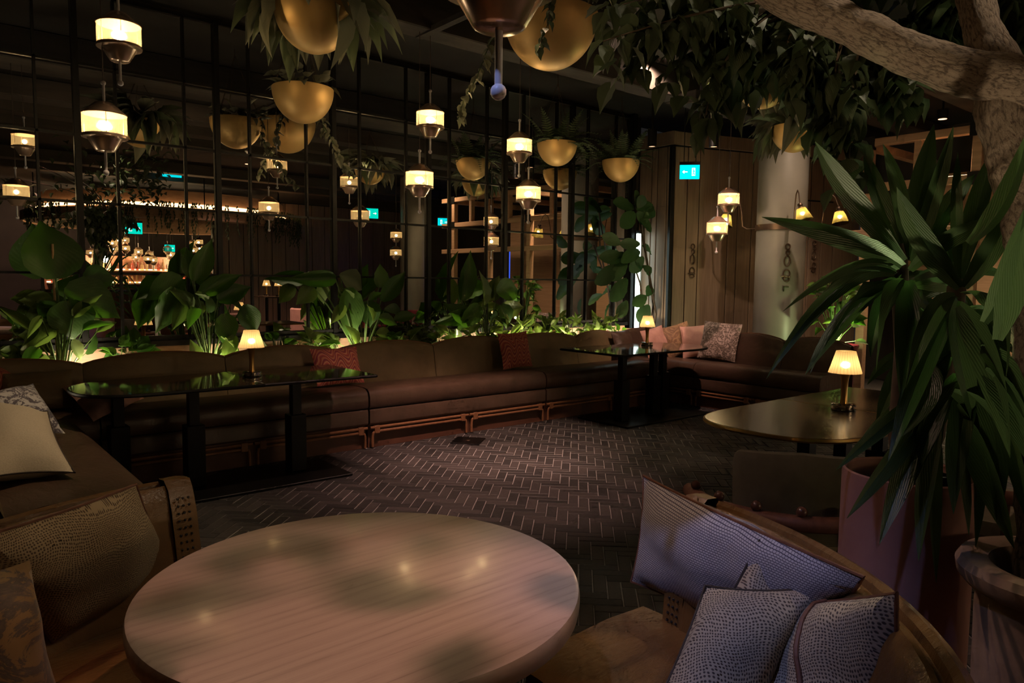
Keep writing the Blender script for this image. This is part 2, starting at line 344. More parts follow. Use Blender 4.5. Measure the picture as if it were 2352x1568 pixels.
# leaves: unit blades, base at 0, tip at +Y, face +Z
def blade(name, mat, shape, droop=.2, fold=.25, nl=9, nw=4, wave=0):
    def fn(u, v):
        w_ = shape(v); x = (u-.5)*w_; z = -droop*v*v + abs(u-.5)*2*fold*w_*.5 + wave*math.sin(v*21)*abs(u-.5)*w_
        return (x, v*(1-.3*droop*v), z)
    me = MB().grid(nw, nl, fn).mesh(name, mat); uv_strip(me, nw, nl); return me
def sh_ovate(v): return max(.012, (math.sin(PI*min(1, v*.98+.02)**.70))**(.72 if v < .4 else .72+.55*(v-.4)/.6))
def sh_lance(v): return max(.012, math.sin(PI*min(1, v*.97+.03)**.85)**1.1)
def sh_drip(v): return max(.01, math.sin(PI*min(1, v/.86)**.9)**.85 if v < .80 else max(.01, .36*(1-v)/.2*.9))
def sh_round(v): return max(.05, (math.sin(PI*(v*.93+.05)**1.35))**.6)
LEAF = {}
for nm, mt, shp, fl in (('broad', 'leaf_broad', sh_ovate, .3), ('bright', 'leaf_bright', sh_ovate, .3), ('lance', 'leaf_bright', sh_lance, .35), ('pale', 'leaf_pale', sh_lance, .35), ('grey', 'leaf_grey', sh_lance, .4),
                        ('ficus', 'leaf_ficus', sh_drip, .25), ('round', 'leaf_round', sh_round, .12), ('pothos', 'leaf_grey', sh_ovate, .3)):
    LEAF[nm] = [blade('leaf', mt, shp, d, fl, 8, 4, .05) for d in (.08, .25, .5)]
def leaf_matrix(base, tip, width, face=None, org=V((0, 0, 0))):
    base, tip = V(base), V(tip); y = tip-base; L_ = y.length; yd = y/L_
    n = V(face) if face is not None else V((0, 0, 1)); n = n-yd*n.dot(yd)
    n = n.normalized() if n.length > 1e-4 else yd.orthogonal().normalized(); x = yd.cross(n)
    m_ = M.Identity(4)
    for i in range(3): m_[i][0], m_[i][1], m_[i][2], m_[i][3] = x[i]*width, y[i], n[i]*L_, base[i]-org[i]
    return m_
def put_leaf(parent, kind, base, tip, width, face=None, name='leaf', droop=None):
    me = random.choice(LEAF[kind]) if droop is None else LEAF[kind][droop]
    return put(name, me, parent, mat=leaf_matrix(base, tip, width, face, parent.location))
def bez(a, b, c, n=10):
    a, b, c = V(a), V(b), V(c); return [a*(1-t)**2+b*2*t*(1-t)+c*t*t for t in [i/n for i in range(n+1)]]
def rnd(a, b): return random.uniform(a, b)
def rv(s): return V((rnd(-s, s), rnd(-s, s), rnd(-s, s)))

# ================================================================ THE SETTING
CEIL = 3.62
def slab(name, a, b, mat): return structure(MB().box(a, b).build(name, mat, smooth=False))
floor = slab('floor', (-6, -13, -.10), (16, 7, -.012), 'paver_far')
MB().box((.70, .25, -.012), (7.05, 5.48, -.005)).build('mortar_bed', 'grout', floor, False)
slab('ceiling', (-6, -13, CEIL), (16, 7, CEIL+.1), 'ceiling_paint')
slab('wall_left', (-6, 6.60, 0), (7.74, 6.72, CEIL), 'dark_wall')
slab('wall_rear', (-6, -13.2, 0), (16, -13, CEIL), 'dark_wall')
slab('wall_side', (-6.2, -13, 0), (-6, 7, CEIL), 'dark_wall')
slab('wall_far', (16, -13, 0), (16.2, 7, CEIL), 'dark_wall')
for i, (y, w_, z) in enumerate([(5.0, .24, 3.34), (4.25, .34, 3.46), (3.05, .34, 3.40), (1.9, .3, 3.44), (1.2, .22, 3.4), (-2.2, .3, 3.42), (-3.5, .3, 3.42)]):
    structure(MB().box((-6, y-w_/2, z), (15.9, y+w_/2, CEIL), .01).build('trim_%d' % (i+1), 'beam_paint', smooth=False))
for i, x in enumerate((3.25, 6.4)):
    structure(MB().box((x-.03, 4.3, 3.33), (x+.03, 5.1, 3.37)).build('trim_%d' % (i+8), 'beam_paint', smooth=False))
duct = thing('ventilation_duct', 'grey ventilation duct hung under the ceiling near the wooden corner wall', 'duct', (7.2, 4.55, 3.2))
MB().box((-1.2, -.12, -.03), (1.2, .12, .09), .01).build('casing', 'ceiling_paint', duct, False)
for k in (-1, 1): MB().box((k*.8-.01, -.13, .06), (k*.8+.01, .13, .3)).build('bracket', 'black_metal', duct, False)
# herringbone pavers, 45 degrees to the mirror
bw, bl, jt = .0655, .1965, .0045
def paver(sx, sy, h=.022, e=.004):
    return MB().add([(-sx, -sy, -h), (sx, -sy, -h), (sx, sy, -h), (-sx, sy, -h), (-sx, -sy, -e), (sx, -sy, -e), (sx, sy, -e), (-sx, sy, -e), (-sx+e, -sy+e, 0), (sx-e, -sy+e, 0), (sx-e, sy-e, 0), (-sx+e, sy-e, 0)],
                    [(8, 9, 10, 11)]+[(i, (i+1) % 4, 4+(i+1) % 4, 4+i) for i in range(4)]+[(4+i, 4+(i+1) % 4, 8+(i+1) % 4, 8+i) for i in range(4)])
pav = paver(bl/2-jt/2, bw/2-jt/2)
pav_me = pav.mesh('paver', 'brick_paver', False)
poly = [(485, 1160), (640, 1085), (850, 1030), (1330, 955), (1440, 985), (1640, 965), (1660, 1035), (1590, 1100), (1470, 1090), (1425, 1300), (1352, 1340), (1290, 1255), (1130, 1195), (935, 1172), (700, 1190), (480, 1255)]
def inside(x, y):
    c = False; n = len(poly)
    for i in range(n):
        (x1, y1), (x2, y2) = poly[i], poly[(i+1) % n]
        if (y1 > y) != (y2 > y) and x < (x2-x1)*(y-y1)/(y2-y1)+x1: c = not c
    return c
spots = []
c45 = math.cos(PI/4)
for i in range(-200, 200):
    for j in range(-45, 45):
        for vert in (0, 1):
            ox, oy = (i+3*j)*bw, (i-3*j)*bw
            px_, py_ = (ox+bw*.5, oy+bw+bl/2) if vert else (ox+bl/2, oy+bw*.5)
            X_, Y_ = (px_-py_)*c45+3.5, (px_+py_)*c45+3.0
            if .75 < X_ < 7.0 and .3 < Y_ < 5.42: spots.append((X_, Y_, PI/4+vert*PI/2))
def seen(s_):
    x, y, z = project((s_[0], s_[1], 0)); return (0 if inside(x, y) else 1, z)
spots.sort(key=seen)
rest = MB()
for k, (x, y, a) in enumerate(spots):
    dz = rnd(-.0022, .0012)
    if k < 300:
        o = put('brick', pav_me, floor, (x, y, dz), (rnd(-.006, .006), rnd(-.006, .006), a))
    else:
        ca, sa = math.cos(a), math.sin(a); rest.add([(x+p.x*ca-p.y*sa, y+p.x*sa+p.y*ca, p.z+dz) for p in pav.v], pav.f)
tag(rest.build('brick_field', 'brick_paver', floor, False), 'dark herringbone bricks farther off', kind='stuff')
# drain plate let into the floor
dr = thing('floor_plate', 'small dark square metal plate let into the herringbone floor before the long sofa', 'floor plate', Zp(1075, 1012, .002))
MB().box((-.13, -.13, -.002), (.13, .13, .006), .002).build('plate', 'black_metal', dr, False); dr.rotation_euler = (0, 0, R(40))
MB().lathe([(.001, .008), (.02, .008), (.022, .006)], 10).build('handle_ring', 'bronze_dark', dr)

# ---------------------------------------------------------------- grid mirror
mir = thing('grid_mirror', 'wall of mirror panes in a black metal grid behind the planted trough', 'mirror', (0, DM, .9))
MODX = [-1.07, 0.01, 1.07, 2.12, 3.20, 4.28, 5.32, 6.39, 7.44]; ROWS = [.90, 1.43, 1.98, 2.49, 3.03, 3.56]
bars = []
for a, b in zip(MODX[:-1], MODX[1:]):
    w_ = b-a; xs = [a, a+w_*.26, a+w_*.75, b]
    for p, q in zip(xs[:-1], xs[1:]):
        for z0, z1 in zip(ROWS[:-1], ROWS[1:]):
            MB().box((p+.004, 0, z0-.9+.004), (q-.004, .012, z1-.9-.004)).build('pane', 'mirror_glass', mir, False)
    for p in xs[1:3]: MB().box((p-.009, -.022, 0), (p+.009, .0, ROWS[-1]-.9)).build('mullion', 'black_metal', mir, False)
for x in MODX: MB().box((x-.021, -.035, -.02), (x+.021, .02, ROWS[-1]-.88)).build('post', 'black_metal', mir, False)
for i, z in enumerate(ROWS):
    e = .02 if i == 0 else .009
    MB().box((MODX[0], -.022, z-.9-e), (MODX[-1], .001, z-.9+e)).build('rail', 'black_metal', mir, False)
MB().box((MODX[0], -.05, -.065), (MODX[-1], .05, -.02)).build('sill', 'black_metal', mir, False)
MB().box((MODX[-1]+.02, -.06, -.9), (MODX[-1]+.09, .05, 2.72)).build('end_post', 'black_metal', mir, False)
led = thing('light_strip', 'bright cold white vertical light strip at the end of the mirror', 'light', (7.575, DM-.09, .70))
MB().box((-.035, -.01, 0), (.035, .02, 1.36), .004).build('diffuser', 'led_white', led, False)
MB().box((-.045, .015, -.02), (.045, .04, 1.40)).build('channel', 'black_metal', led, False)

# ---------------------------------------------------------------- boarded wooden walls
wb = slab('wall_back', (7.74, 6.03, 0), (7.86, 6.72, 3.36), 'black_metal')
ys = [6.60]+[Xp(x, 600, 7.7).y for x in (1464, 1492, 1505, 1527)]+[6.06]
for a, b in zip(ys[:-1], ys[1:]):
    if a-b > .03: MB().box((7.70+rnd(-.004, .004), b+.007, 0), (7.75, a-.007, 3.17), .003).build('board', 'wall_board', wb, False)
MB().box((7.685, 6.00, 3.19), (7.75, 6.6, 3.36), .004).build('fascia', 'wall_board', wb, False)
ang = R(-18)
wm = structure(MB().box((0, .03, 0), (3.3, .15, 3.36)).build('wall_boarded', 'black_metal', smooth=False, loc=(7.70, 6.03, 0), rot=(0, 0, ang)))
ss = [.045, .246, .438, .912, 1.064, 1.306, 1.62, 1.95, 2.32, 2.546, 2.775, 3.28]
for k, (a, b) in enumerate(zip(ss[:-1], ss[1:])):
    d = rnd(-.005, .005)
    if k in (7, 8, 9):
        MB().box((a+.007, d, 0), (b-.007, .035, 2.58), .003).build('board', 'wall_board', wm, False)
        MB().box((a+.007, d-.01, 2.60), (b-.007, .035, 3.17), .003).build('board', 'wall_board', wm, False)
    else: MB().box((a+.007, d, 0), (b-.007, .035, 3.17), .003).build('board', 'wall_board', wm, False)
MB().box((.0, -.012, 3.19), (3.28, .04, 3.36), .004).build('fascia', 'wall_board', wm, False)
MB().box((-.02, -.02, 0), (.03, .04, 3.17), .006).build('corner_post', 'black_metal', wm, False)
# column
colm = structure(MB().lathe([(.29, 0), (.29, CEIL)], 48).build('column', 'column_plaster', loc=(8.28, 4.80, 0)))
q_ = Dp(950, 600, 16); structure(MB().lathe([(.29, 0), (.29, CEIL)], 48).build('column', 'column_plaster', loc=(q_.x, 2*DM-q_.y, 0)))
pt_ = slab('wall_lounge', (5.6, -4.75, 0), (11.2, -4.65, 3.3), 'black_metal')
for k in range(16): MB().box((5.62+k*.35, -4.65, 0), (5.62+k*.35+.335, -4.62+rnd(-.004, .004), 3.28), .003).build('board', 'wall_board', pt_, False)
# wall behind the pergola and a dark return
slab('wall_right', (11.2, -3, 0), (11.35, 5.1, CEIL), 'dark_wall')

# ================================================================ SEATING
def sweep_x(L, prof, n=1, warp=None):
    def fn(u, v):
        i = min(int(v*(len(prof)-1)+1e-6), len(prof)-1); y, z = prof[i]; x = u*L
        return warp(x, y, z) if warp else (x, y, z)
    return MB().grid(n, len(prof)-1, fn)
def ends(mb, prof, L):
    for x, fl in ((0, 1), (L, 0)):
        k = [(x, y, z) for y, z in prof]; mb.add(k, [tuple(range(len(k))) if fl else tuple(range(len(k)-1, -1, -1))])
    return mb
SEATP = [(.60, .34), (.60, .455), (.42, .492), (.22, .503), (.10, .503), (.045, .495), (.012, .472), (-.004, .43), (-.004, .36), (.010, .338), (.03, .334), (.60, .334)]
BANDP = [(.60, .331), (.03, .331), (.010, .328), (-.002, .312), (-.002, .215), (.012, .200), (.60, .200)]
def scallop(x0, x1, mat, parent, base=.775, rise=.062, depth=.0, name='backrest'):
    def fn(u, v):
        t = math.sin(PI*min(1, max(0, u)))**.75 if 0 < u < 1 else 0
        top = base+rise*t; g = .012*(1-min(1, 8*min(u, 1-u)))
        pr = [(.535, .44), (.545+g, .50), (.562-.018*t+g, .58), (.575-.015*t+g, .68), (.592+g, top-.045), (.605, top-.012), (.625, top), (.650, top-.004), (.668, top-.03), (.675, .5), (.675, .02)]
        y, z = pr[min(int(round(v*10)), 10)]; return (x0+.003+(x1-x0-.006)*u, y+depth, z)
    mb = MB().grid(14, 10, fn); o = mb.build(name, mat, parent); 
    pip = [fn(i/14, .6) for i in range(15)]
    MB().tube([(p[0], p[1]+.004, p[2]+.002) for p in pip], .006, 6).build('piping', 'trim_leather', o)
    return o
def rattan(parent, x0, x1):
    for dz, e in ((.168, 0), (.135, .035)):
        pass
    mb = MB().tube([(x0+.008, .012, .172), (x1-.008, .012, .172)], .0125, 8)
    mb.tube([(x0+.03, .012, .01), (x0+.03, .012, .10), (x0+.037, .012, .125), (x0+.06, .012, .138), (x1-.06, .012, .138), (x1-.037, .012, .125), (x1-.03, .012, .10), (x1-.03, .012, .01)], .0115, 8)
    for x in (x0+.07, x1-.07): mb.box((x-.025, -.004, .122), (x+.025, .028, .188), .004)
    mb.build('rattan_rail', 'rattan', parent)
def banquette(name, label, loc, rz, L, seams, back=True, mat='back_leather', smat='seat_leather', cat='sofa', group='banquette units round the mirror corner'):
    t_ = thing(name, label, cat, loc, group, rz)
    ends(sweep_x(L-.006, SEATP), SEATP, L-.006).build('seat', smat, t_)
    ends(sweep_x(L-.006, BANDP), BANDP, L-.006).build('seat_front', smat, t_)
    MB().box((.004, .045, 0), (L-.01, .60, .20)).build('plinth', 'skirting_panel', t_, False)
    for a, b in zip(seams[:-1], seams[1:]):
        rattan(t_, a, b)
        if back: scallop(a, b, mat, t_)
    return t_
banquette('banquette', 'long brown leather sofa section behind the dark table with the rounded end', (.95, 5.33, 0), 0, 1.96, [0, 1.0, 1.96])
banquette('banquette', 'long brown leather sofa section with nothing before it but brick floor', (2.92, 5.33, 0), 0, 1.98, [0, 1.03, 1.98])
banquette('banquette', 'long brown leather sofa section with a zigzag cushion at its inner end', (4.91, 5.33, 0), 0, 1.70, [0, 1.0, 1.70])
cr = banquette('banquette', 'brown leather corner sofa section under the wooden wall, heaped with cushions', (6.88, 6.0, 0), R(-90), 1.0, [0, 1.0], mat='seat_leather')
Minv = (M.Translation((6.88, 6.0, 0)) @ M.Rotation(R(-90), 4, 'Z')).inverted() @ M.Translation((6.62, 5.36, 0))
scallop(0, .93, 'seat_leather', cr).matrix_basis = Minv; MB().box((.02, .0, .0), (.26, .62, .5), .02).build('corner_seat', 'seat_leather', cr).matrix_basis = Minv
banquette('banquette', 'brown leather sofa section before the column, the seat end facing the small bronze table', (6.88, 5.0, 0), R(-90), 1.5, [0, .75, 1.5], mat='seat_leather')
lf = banquette('banquette', 'brown leather sofa section near the booth with cream and floral cushions', (.80, 3.35, 0), R(90), 1.95, [0, 1.0, 1.95])
lc = thing('sofa_corner', 'brown leather corner seat joining the two sofas beside the tall banana plant', 'sofa', (-.05, 5.33, 0))
ends(sweep_x(.99, SEATP), SEATP, .99).build('seat', 'seat_leather', lc); scallop(0, 1.003, 'back_leather', lc); MB().box((.0, .05, 0), (.99, .6, .33)).build('plinth', 'skirting_panel', lc, False)

# ---------------------------------------------------------------- round booth in tan leather
CC = V((.70, 1.30, 0)); A0, A1 = R(97), R(354)
booth = thing('curved_sofa', 'curved tan leather booth sofa wrapped round the oak table', 'sofa', CC)
def sweep_a(prof, n=56, a0=A0, a1=A1):
    def fn(u, v):
        r_, z = prof[min(int(round(v*(len(prof)-1))), len(prof)-1)]; a = a0+(a1-a0)*u; return (r_*math.cos(a), r_*math.sin(a), z)
    mb = MB().grid(n, len(prof)-1, fn)
    for a, fl in ((a0, 0), (a1, 1)):
        k = [(r_*math.cos(a), r_*math.sin(a), z) for r_, z in prof]; mb.add(k, [tuple(range(len(k)))[::(1 if fl else -1)]])
    return mb
sweep_a([(.97, .20), (.50, .20), (.475, .24), (.465, .36), (.475, .41), (.51, .438), (.60, .447), (.80, .446), (.97, .43)], a0=R(104), a1=R(364)).build('seat', 'tan_leather', booth)
sweep_a([(.93, .20), (.93, .44), (.955, .56), (.985, .68), (.998, .735), (1.010, .762), (1.025, .775), (1.038, .772), (1.046, .758), (1.054, .758), (1.060, .774), (1.075, .780), (1.092, .772), (1.10, .745), (1.105, .5), (1.08, .02), (1.0, .02)]).build('backrest', 'tan_leather', booth)
sweep_a([(.90, 0), (.56, 0), (.56, .20), (.90, .20)]).build('plinth', 'skirting_panel', booth)
for a in (A0, A1):
    s_ = 1 if a == A0 else -1
    d = V((math.cos(a), math.sin(a), 0)); tn = V((-math.sin(a), math.cos(a), 0))*(-s_)
    pr = [(.935, .40), (.945, .56), (.975, .70), (1.0, .765), (1.03, .79), (1.07, .788), (1.10, .76), (1.113, .70), (1.113, .03)]
    mb = MB(); n = 5
    for k in range(n):
        w_ = [0, .012, .05, .075, .08][k]; inset = [.0, 0, 0, .004, .02][k]
        mb.add([d*(r_+(inset if r_ < 1.03 else -inset))+tn*w_+V((0, 0, z-inset)) for r_, z in pr], [])
    m_ = len(pr); mb.f += [(j*m_+i, j*m_+i+1, (j+1)*m_+i+1, (j+1)*m_+i) for j in range(n-1) for i in range(m_-1)]+[tuple((n-1)*m_+i for i in range(m_))]
    e = mb.build('end_panel', 'tan_leather', booth)
    st = MB()
    for k in range(16):
        for off in (.018, .034, .05):
            z = .42+.32*k/15; r_ = .935+(.05*((z-.40)/.36)**1.5)
            p = d*(r_-.003)+tn*off+V((0, 0, z)); st.ball(p, .0042, 5)
    st.build('stitching', 'piping_dark', e)

# ---------------------------------------------------------------- tables
rtb = thing('round_table', 'round washed oak table in front, pink light and leaf shade on its top', 'table', (.78, 1.45, 0))
MB().lathe([(.001, .665), (.475, .665), (.487, .672), (.49, .69), (.49, .705), (.487, .716), (.478, .72), (.001, .72)], 96).build('tabletop', 'washed_oak', rtb)
MB().lathe([(.001, .0), (.24, .0), (.24, .012), (.06, .03), (.045, .06), (.045, .62), (.16, .66), (.001, .665)], 32).build('pedestal', 'black_metal', rtb)
def rounded_end(x0, x1, y0, y1, left):
    """outline of a table half whose one end is a soft half-oval"""
    pts = []; cy = (y0+y1)/2; ry = (y1-y0)/2; rx = .46
    for k in range(25):
        a = PI/2+PI*k/24; c, s_ = math.cos(a), math.sin(a)
        pts.append((x0+rx+rx*math.copysign(abs(c)**.75, c), cy+ry*math.copysign(abs(s_)**.75, s_)))
    pts += [(x1, y0), (x1, y1)]
    if left: return pts
    return [(x0+x1-x, y) for x, y in pts][::-1]
def pedestal(parent, x, y, name='leg', top=.69):
    MB().box((x-.032, y-.032, .30), (x+.032, y+.032, top)).box((x-.058, y-.058, .02), (x+.058, y+.058, .43), .004).build(name, 'black_metal', parent, False)
def duo_table(label, loc, L, wdt, seam, rounded_left, legs, plate, rz=0, mat='table_dark', z=.72):
    t_ = thing('bistro_table', label, 'table', loc, 'dark pedestal tables', rz)
    y0, y1 = -wdt/2, wdt/2
    if rounded_left: a, b = rounded_end(0, seam-.002, y0, y1, True), [(seam+.002, y0), (L, y0), (L, y1), (seam+.002, y1)]
    else: a, b = rounded_end(seam+.002, L, y0, y1, False), [(0, y0), (seam-.002, y0), (seam-.002, y1), (0, y1)]
    for pts in (a, b):
        tp = MB().prism(pts, z-.022, z).build('tabletop', mat, t_, False)
        n = len(pts); MB().tube([(p[0], p[1], z-.011) for p in pts+[pts[0]]], .0115, 6).build('edge_band', 'brass' if mat == 'table_bronze' else 'black_metal', tp)
    for x, y in legs: pedestal(t_, x, y, top=z-.02)
    for (a0, b0, a1, b1) in plate: MB().box((a0, b0, .0), (a1, b1, .018), .004).build('base_plate', 'black_metal', t_, False)
    return t_
duo_table('long dark glossy table with a rounded end and lit lamp, reflecting the planted trough', (.735, 5.02, 0), 1.86, .76, 1.04, True,
          [(.30, .24), (.70, 0), (1.40, -.02)], [(.42, -.36, 1.68, .20)])
duo_table('dark glossy table with a lit lamp in the corner by the pink cushions', (5.18, 5.0, 0), 1.58, .84, .78, False,
          [(.30, -.16), (.86, -.1), (1.2, .05)], [(.10, -.42, 1.45, .26)])
duo_table('bronze topped table with a rounded end and lit lamp behind the strap leaved plant', (3.0, 1.86, 0), 1.85, .82, .98, True,
          [(.35, -.10), (.62, -.15), (1.4, 0)], [(.2, -.3, 1.6, .3)], mat='table_bronze')

# ---------------------------------------------------------------- armchair with beaded rail
chc = V((2.74, 1.50, 0)); ch = thing('armchair', 'armchair with green velvet back and row of wooden beads on its rail', 'chair', chc)
th0 = math.atan2(-chc.y, -chc.x)+.10
def arc(r_, z, a, b, n): return [(r_*math.cos(th0+a+(b-a)*k/n), r_*math.sin(th0+a+(b-a)*k/n), z) for k in range(n+1)]
def backfn(u, v):
    a = th0+R(-42)+R(84)*u; g = (abs(u-.5)*2); side = [1, 1, 1, 1, 1][0]
    top = .80-.02*g-(.03*max(0, (g-.85)/.15)**2); bot = .46
    pr = [(.31, bot), (.318, bot+.1), (.325, .66), (.335, top-.03), (.342, top-.006), (.352, top), (.365, top-.006), (.376, top-.03), (.372, .62), (.36, bot)]
    r_, z = pr[min(9, int(round(v*9)))]; e = max(0, (g-.93)/.07); r_ = r_*(1-e*.0)+(.345-r_)*e
    return (r_*math.cos(a), r_*math.sin(a), z)
MB().grid(30, 9, backfn).build('backrest', 'green_velvet', ch)
rail = MB().tube(arc(.405, .555, R(-78), R(78), 28), .030, 10).build('back_rail', 'piping_brown', ch)
for k in range(7):
    a = th0+R(-66)+R(132)*k/6; d = V((math.cos(a), math.sin(a), 0))
    MB().ball(d*.405+V((0, 0, .598)), .021, 12, .95).tube([d*.405+V((0, 0, .57)), d*.405+V((0, 0, .59))], .011, 8).build('bead', 'bead_wood', rail)
MB().lathe([(.001, .44), (.26, .44), (.315, .42), (.32, .36), (.30, .33), (.001, .33)], 32).build('seat', 'green_linen', ch)
for a in (45, 135, 225, 315):
    d = V((math.cos(R(a)), math.sin(R(a)), 0)); MB().tube([d*.25+V((0, 0, .34)), d*.31+V((0, 0, .0))], [.02, .013], 8).build('leg', 'bead_wood', ch)
for a in (-75, -25, 25, 75):
    d = V((math.cos(th0+R(a)), math.sin(th0+R(a)), 0)); MB().tube([d*.31+V((0, 0, .36)), d*.40+V((0, 0, .55))], .012, 8).build('spindle', 'bead_wood', ch)
c2 = copy_tree(ch); c2.location = (3.75, 1.05, 0); c2.rotation_euler = (0, 0, R(60)); c2['label'] = 'armchair with grey green seat half hidden behind the bronze topped table'

# ---------------------------------------------------------------- cushions
def cushion(label, bl_, br_, tr_, tl_, thick, mat, pip=None, pinch=.06, group=None, cat='cushion', sag=0, seam=None):
    P = [V(q) for q in (bl_, br_, tr_, tl_)]; c = sum(P, V())/4
    ex = ((P[1]-P[0])+(P[2]-P[3])); ex.normalize(); ey = (P[3]-P[0])+(P[2]-P[1]); ey = (ey-ex*ey.dot(ex)).normalized(); ez = ex.cross(ey)
    o = thing('cushion', label, cat, c, group); m_ = M((ex, ey, ez)).transposed().to_4x4(); o.rotation_euler = m_.to_euler(); inv = m_.inverted()
    Q = [inv @ (p-c) for p in P]; n = 16
    def pos(u, v):
        a, b = 2*u-1, 2*v-1; pu = a*(1-pinch*(1-b*b)*abs(a)**3); pv = b*(1-pinch*(1-a*a)*abs(b)**3); uu, vv = (pu+1)/2, (pv+1)/2
        return Q[0]*(1-uu)*(1-vv)+Q[1]*uu*(1-vv)+Q[2]*uu*vv+Q[3]*(1-uu)*vv
    seed = rnd(0, 50)
    def side(s_):
        def fn(u, v):
            a, b = 2*u-1, 2*v-1; h = (max(0, 1-a*a)**.55)*(max(0, 1-b*b)**.55); p = pos(u, v)
            wr = noise.noise(V((p.x*9+seed, p.y*9, s_)))*.012*min(1, h*3)+noise.noise(V((a*2.2*abs(a)+seed, b*2.2, s_*3)))*.010*min(1, h*4)
            # pulled creases that run in from the corners
            cr_ = .010*math.sin((abs(a)-abs(b))*9)*max(0, abs(a*b)-.25)*min(1, h*6)
            return p+V((0, 0, s_*(thick*h*(1-.12*b*sag))+ (wr+cr_)*s_))
        return fn
    mb = MB().grid(n, n, side(1)); g = MB().grid(n, n, side(-1)); mb.add(g.v, [f[::-1] for f in g.f])
    mb.build('cover', mat, o)
    if pip:
        ring = [(k/n, 0) for k in range(n)]+[(1, k/n) for k in range(n)]+[(1-k/n, 1) for k in range(n)]+[(0, 1-k/n) for k in range(n+1)]
        MB().tube([pos(*q) for q in ring], .0042, 6, False).build('piping', pip, o)
    if seam: MB().tube([side(1)(seam+.04*(k/14-.5)**2, k/14)+V((0, 0, .003)) for k in range(15)], .006, 6).build('seam', pip, o)
    return o
# round the oak table
cushion('large fine dotted tan cushion against the booth back beside the oak table edge', Zp(120, 1475, .47), Zp(398, 1305, .47), Zp(312, 1112, .83), Zp(-75, 1240, .83), .085, 'dotted_cloth_fine', 'piping_brown', .05)
cushion('dark gold shaggy cushion with black floral patches at the booth end of the seat', Zp(-150, 1750, .46), Zp(140, 1600, .46), Zp(70, 1285, .80), Zp(-190, 1330, .80), .10, 'shaggy_gold', None, .08)
cushion('long blue grey woven lumbar cushion with brown piping on the booth', Zp(1450, 1335, .48), Zp(1905, 1530, .48), Zp(1985, 1325, .82), Zp(1478, 1092, .79), .075, 'woven_cloth', 'piping_brown', .05)
cushion('small dotted cushion with dark piping leaning in front of the woven lumbar cushion', Zp(1470, 1700, .47), Zp(1715, 1700, .47), Zp(1890, 1348, .73), Zp(1620, 1345, .70), .085, 'dotted_cloth', 'piping_dark', .07)
cushion('dotted cushion with one corner peaking behind the small dotted one', Zp(1600, 1500, .50), Zp(1905, 1600, .48), Zp(1835, 1350, .68), Zp(1746, 1240, .79), .06, 'dotted_cloth', 'piping_dark', .05)
cushion('dotted cushion with a brown piped seam down its face, propped on the booth back', Zp(1700, 1720, .44), Zp(2095, 1720, .55), Zp(2060, 1362, .845), Zp(1770, 1380, .60), .07, 'dotted_cloth', 'piping_brown', .06, seam=.52)
# on the sofas
def wall_cushion(label, px, py, y, w_, h, mat, lean=.18, turn=0, pip=None, tilt=0, z0=.49, thick=.07):
    b = Yp(px, py, y); cz = z0; ex = V((math.cos(turn), math.sin(turn), 0)); back = V((-math.sin(turn), math.cos(turn), 0)); upv = (V((0, 0, 1))*math.cos(lean)+back*math.sin(lean))
    e1 = ex*math.cos(tilt)+upv*math.sin(tilt); e2 = upv*math.cos(tilt)-ex*math.sin(tilt); b = V((b.x, b.y, cz+h*.5*math.cos(lean)+.02))
    return cushion(label, b-e1*w_/2-e2*h/2, b+e1*w_/2-e2*h/2, b+e1*w_/2+e2*h/2, b-e1*w_/2+e2*h/2, thick, mat, pip)
wall_cushion('red zigzag cushion half hidden by the square end of the long table', 775, 845, 5.72, .44, .34, 'zigzag_cloth', .45)
wall_cushion('red zigzag cushion standing alone on the long sofa', 1183, 815, 5.74, .40, .38, 'zigzag_cloth', .25, tilt=.03)
cushion('crumpled grey pink cushion lying under the rounded end of the long table', Zp(215, 968, .52), Zp(332, 914, .52), Zp(262, 878, .64), Zp(138, 886, .66), .06, 'pink_cloth')
wall_cushion('tan cushion tucked in the sofa corner beneath the banana plant', 90, 885, 5.75, .42, .30, 'back_leather', .6)
cushion('red zigzag cushion in the sofa corner behind the floral one', Zp(-35, 935, .55), Zp(72, 925, .55), Zp(25, 832, .80), Zp(-60, 850, .80), .06, 'zigzag_cloth')
cushion('white and blue floral cushion standing behind the plain cream cushion', Zp(-10, 1010, .53), Zp(150, 995, .53), Zp(76, 880, .77), Zp(-45, 905, .77), .095, 'flowered_blue', None, .09)
cushion('plain cream cushion with dark piping on the near sofa end', Zp(-60, 1105, .53), Zp(172, 1085, .53), Zp(110, 945, .70), Zp(-80, 930, .72), .115, 'cream_cloth', 'piping_dark', .10)
# row in the far corner
for px, y, w_, h, mt, lb, tl, tn in [(1432, 5.80, .34, .34, 'seat_leather', 'dark brown leather cushion first of the corner row beside the mirror end', .05, 0),
        (1505, 5.70, .36, .36, 'pink_cloth', 'plain salmon pink cushion behind the corner table lamp', .2, -.2),
        (1557, 5.60, .40, .40, 'silk_bronze', 'shiny bronze silk cushion between two pink ones', .25, -.5),
        (1601, 5.35, .38, .40, 'pink_cloth', 'pale pink cushion next to the large grey floral one', .12, -.9)]:
    wall_cushion(lb, px, 790, y, w_, h, mt, .28, tn, None, tl)
wall_cushion('large grey floral cushion at the end of the corner row', 1652, 800, 5.0, .48, .46, 'flowered_grey', .3, R(-80), None, -.05)

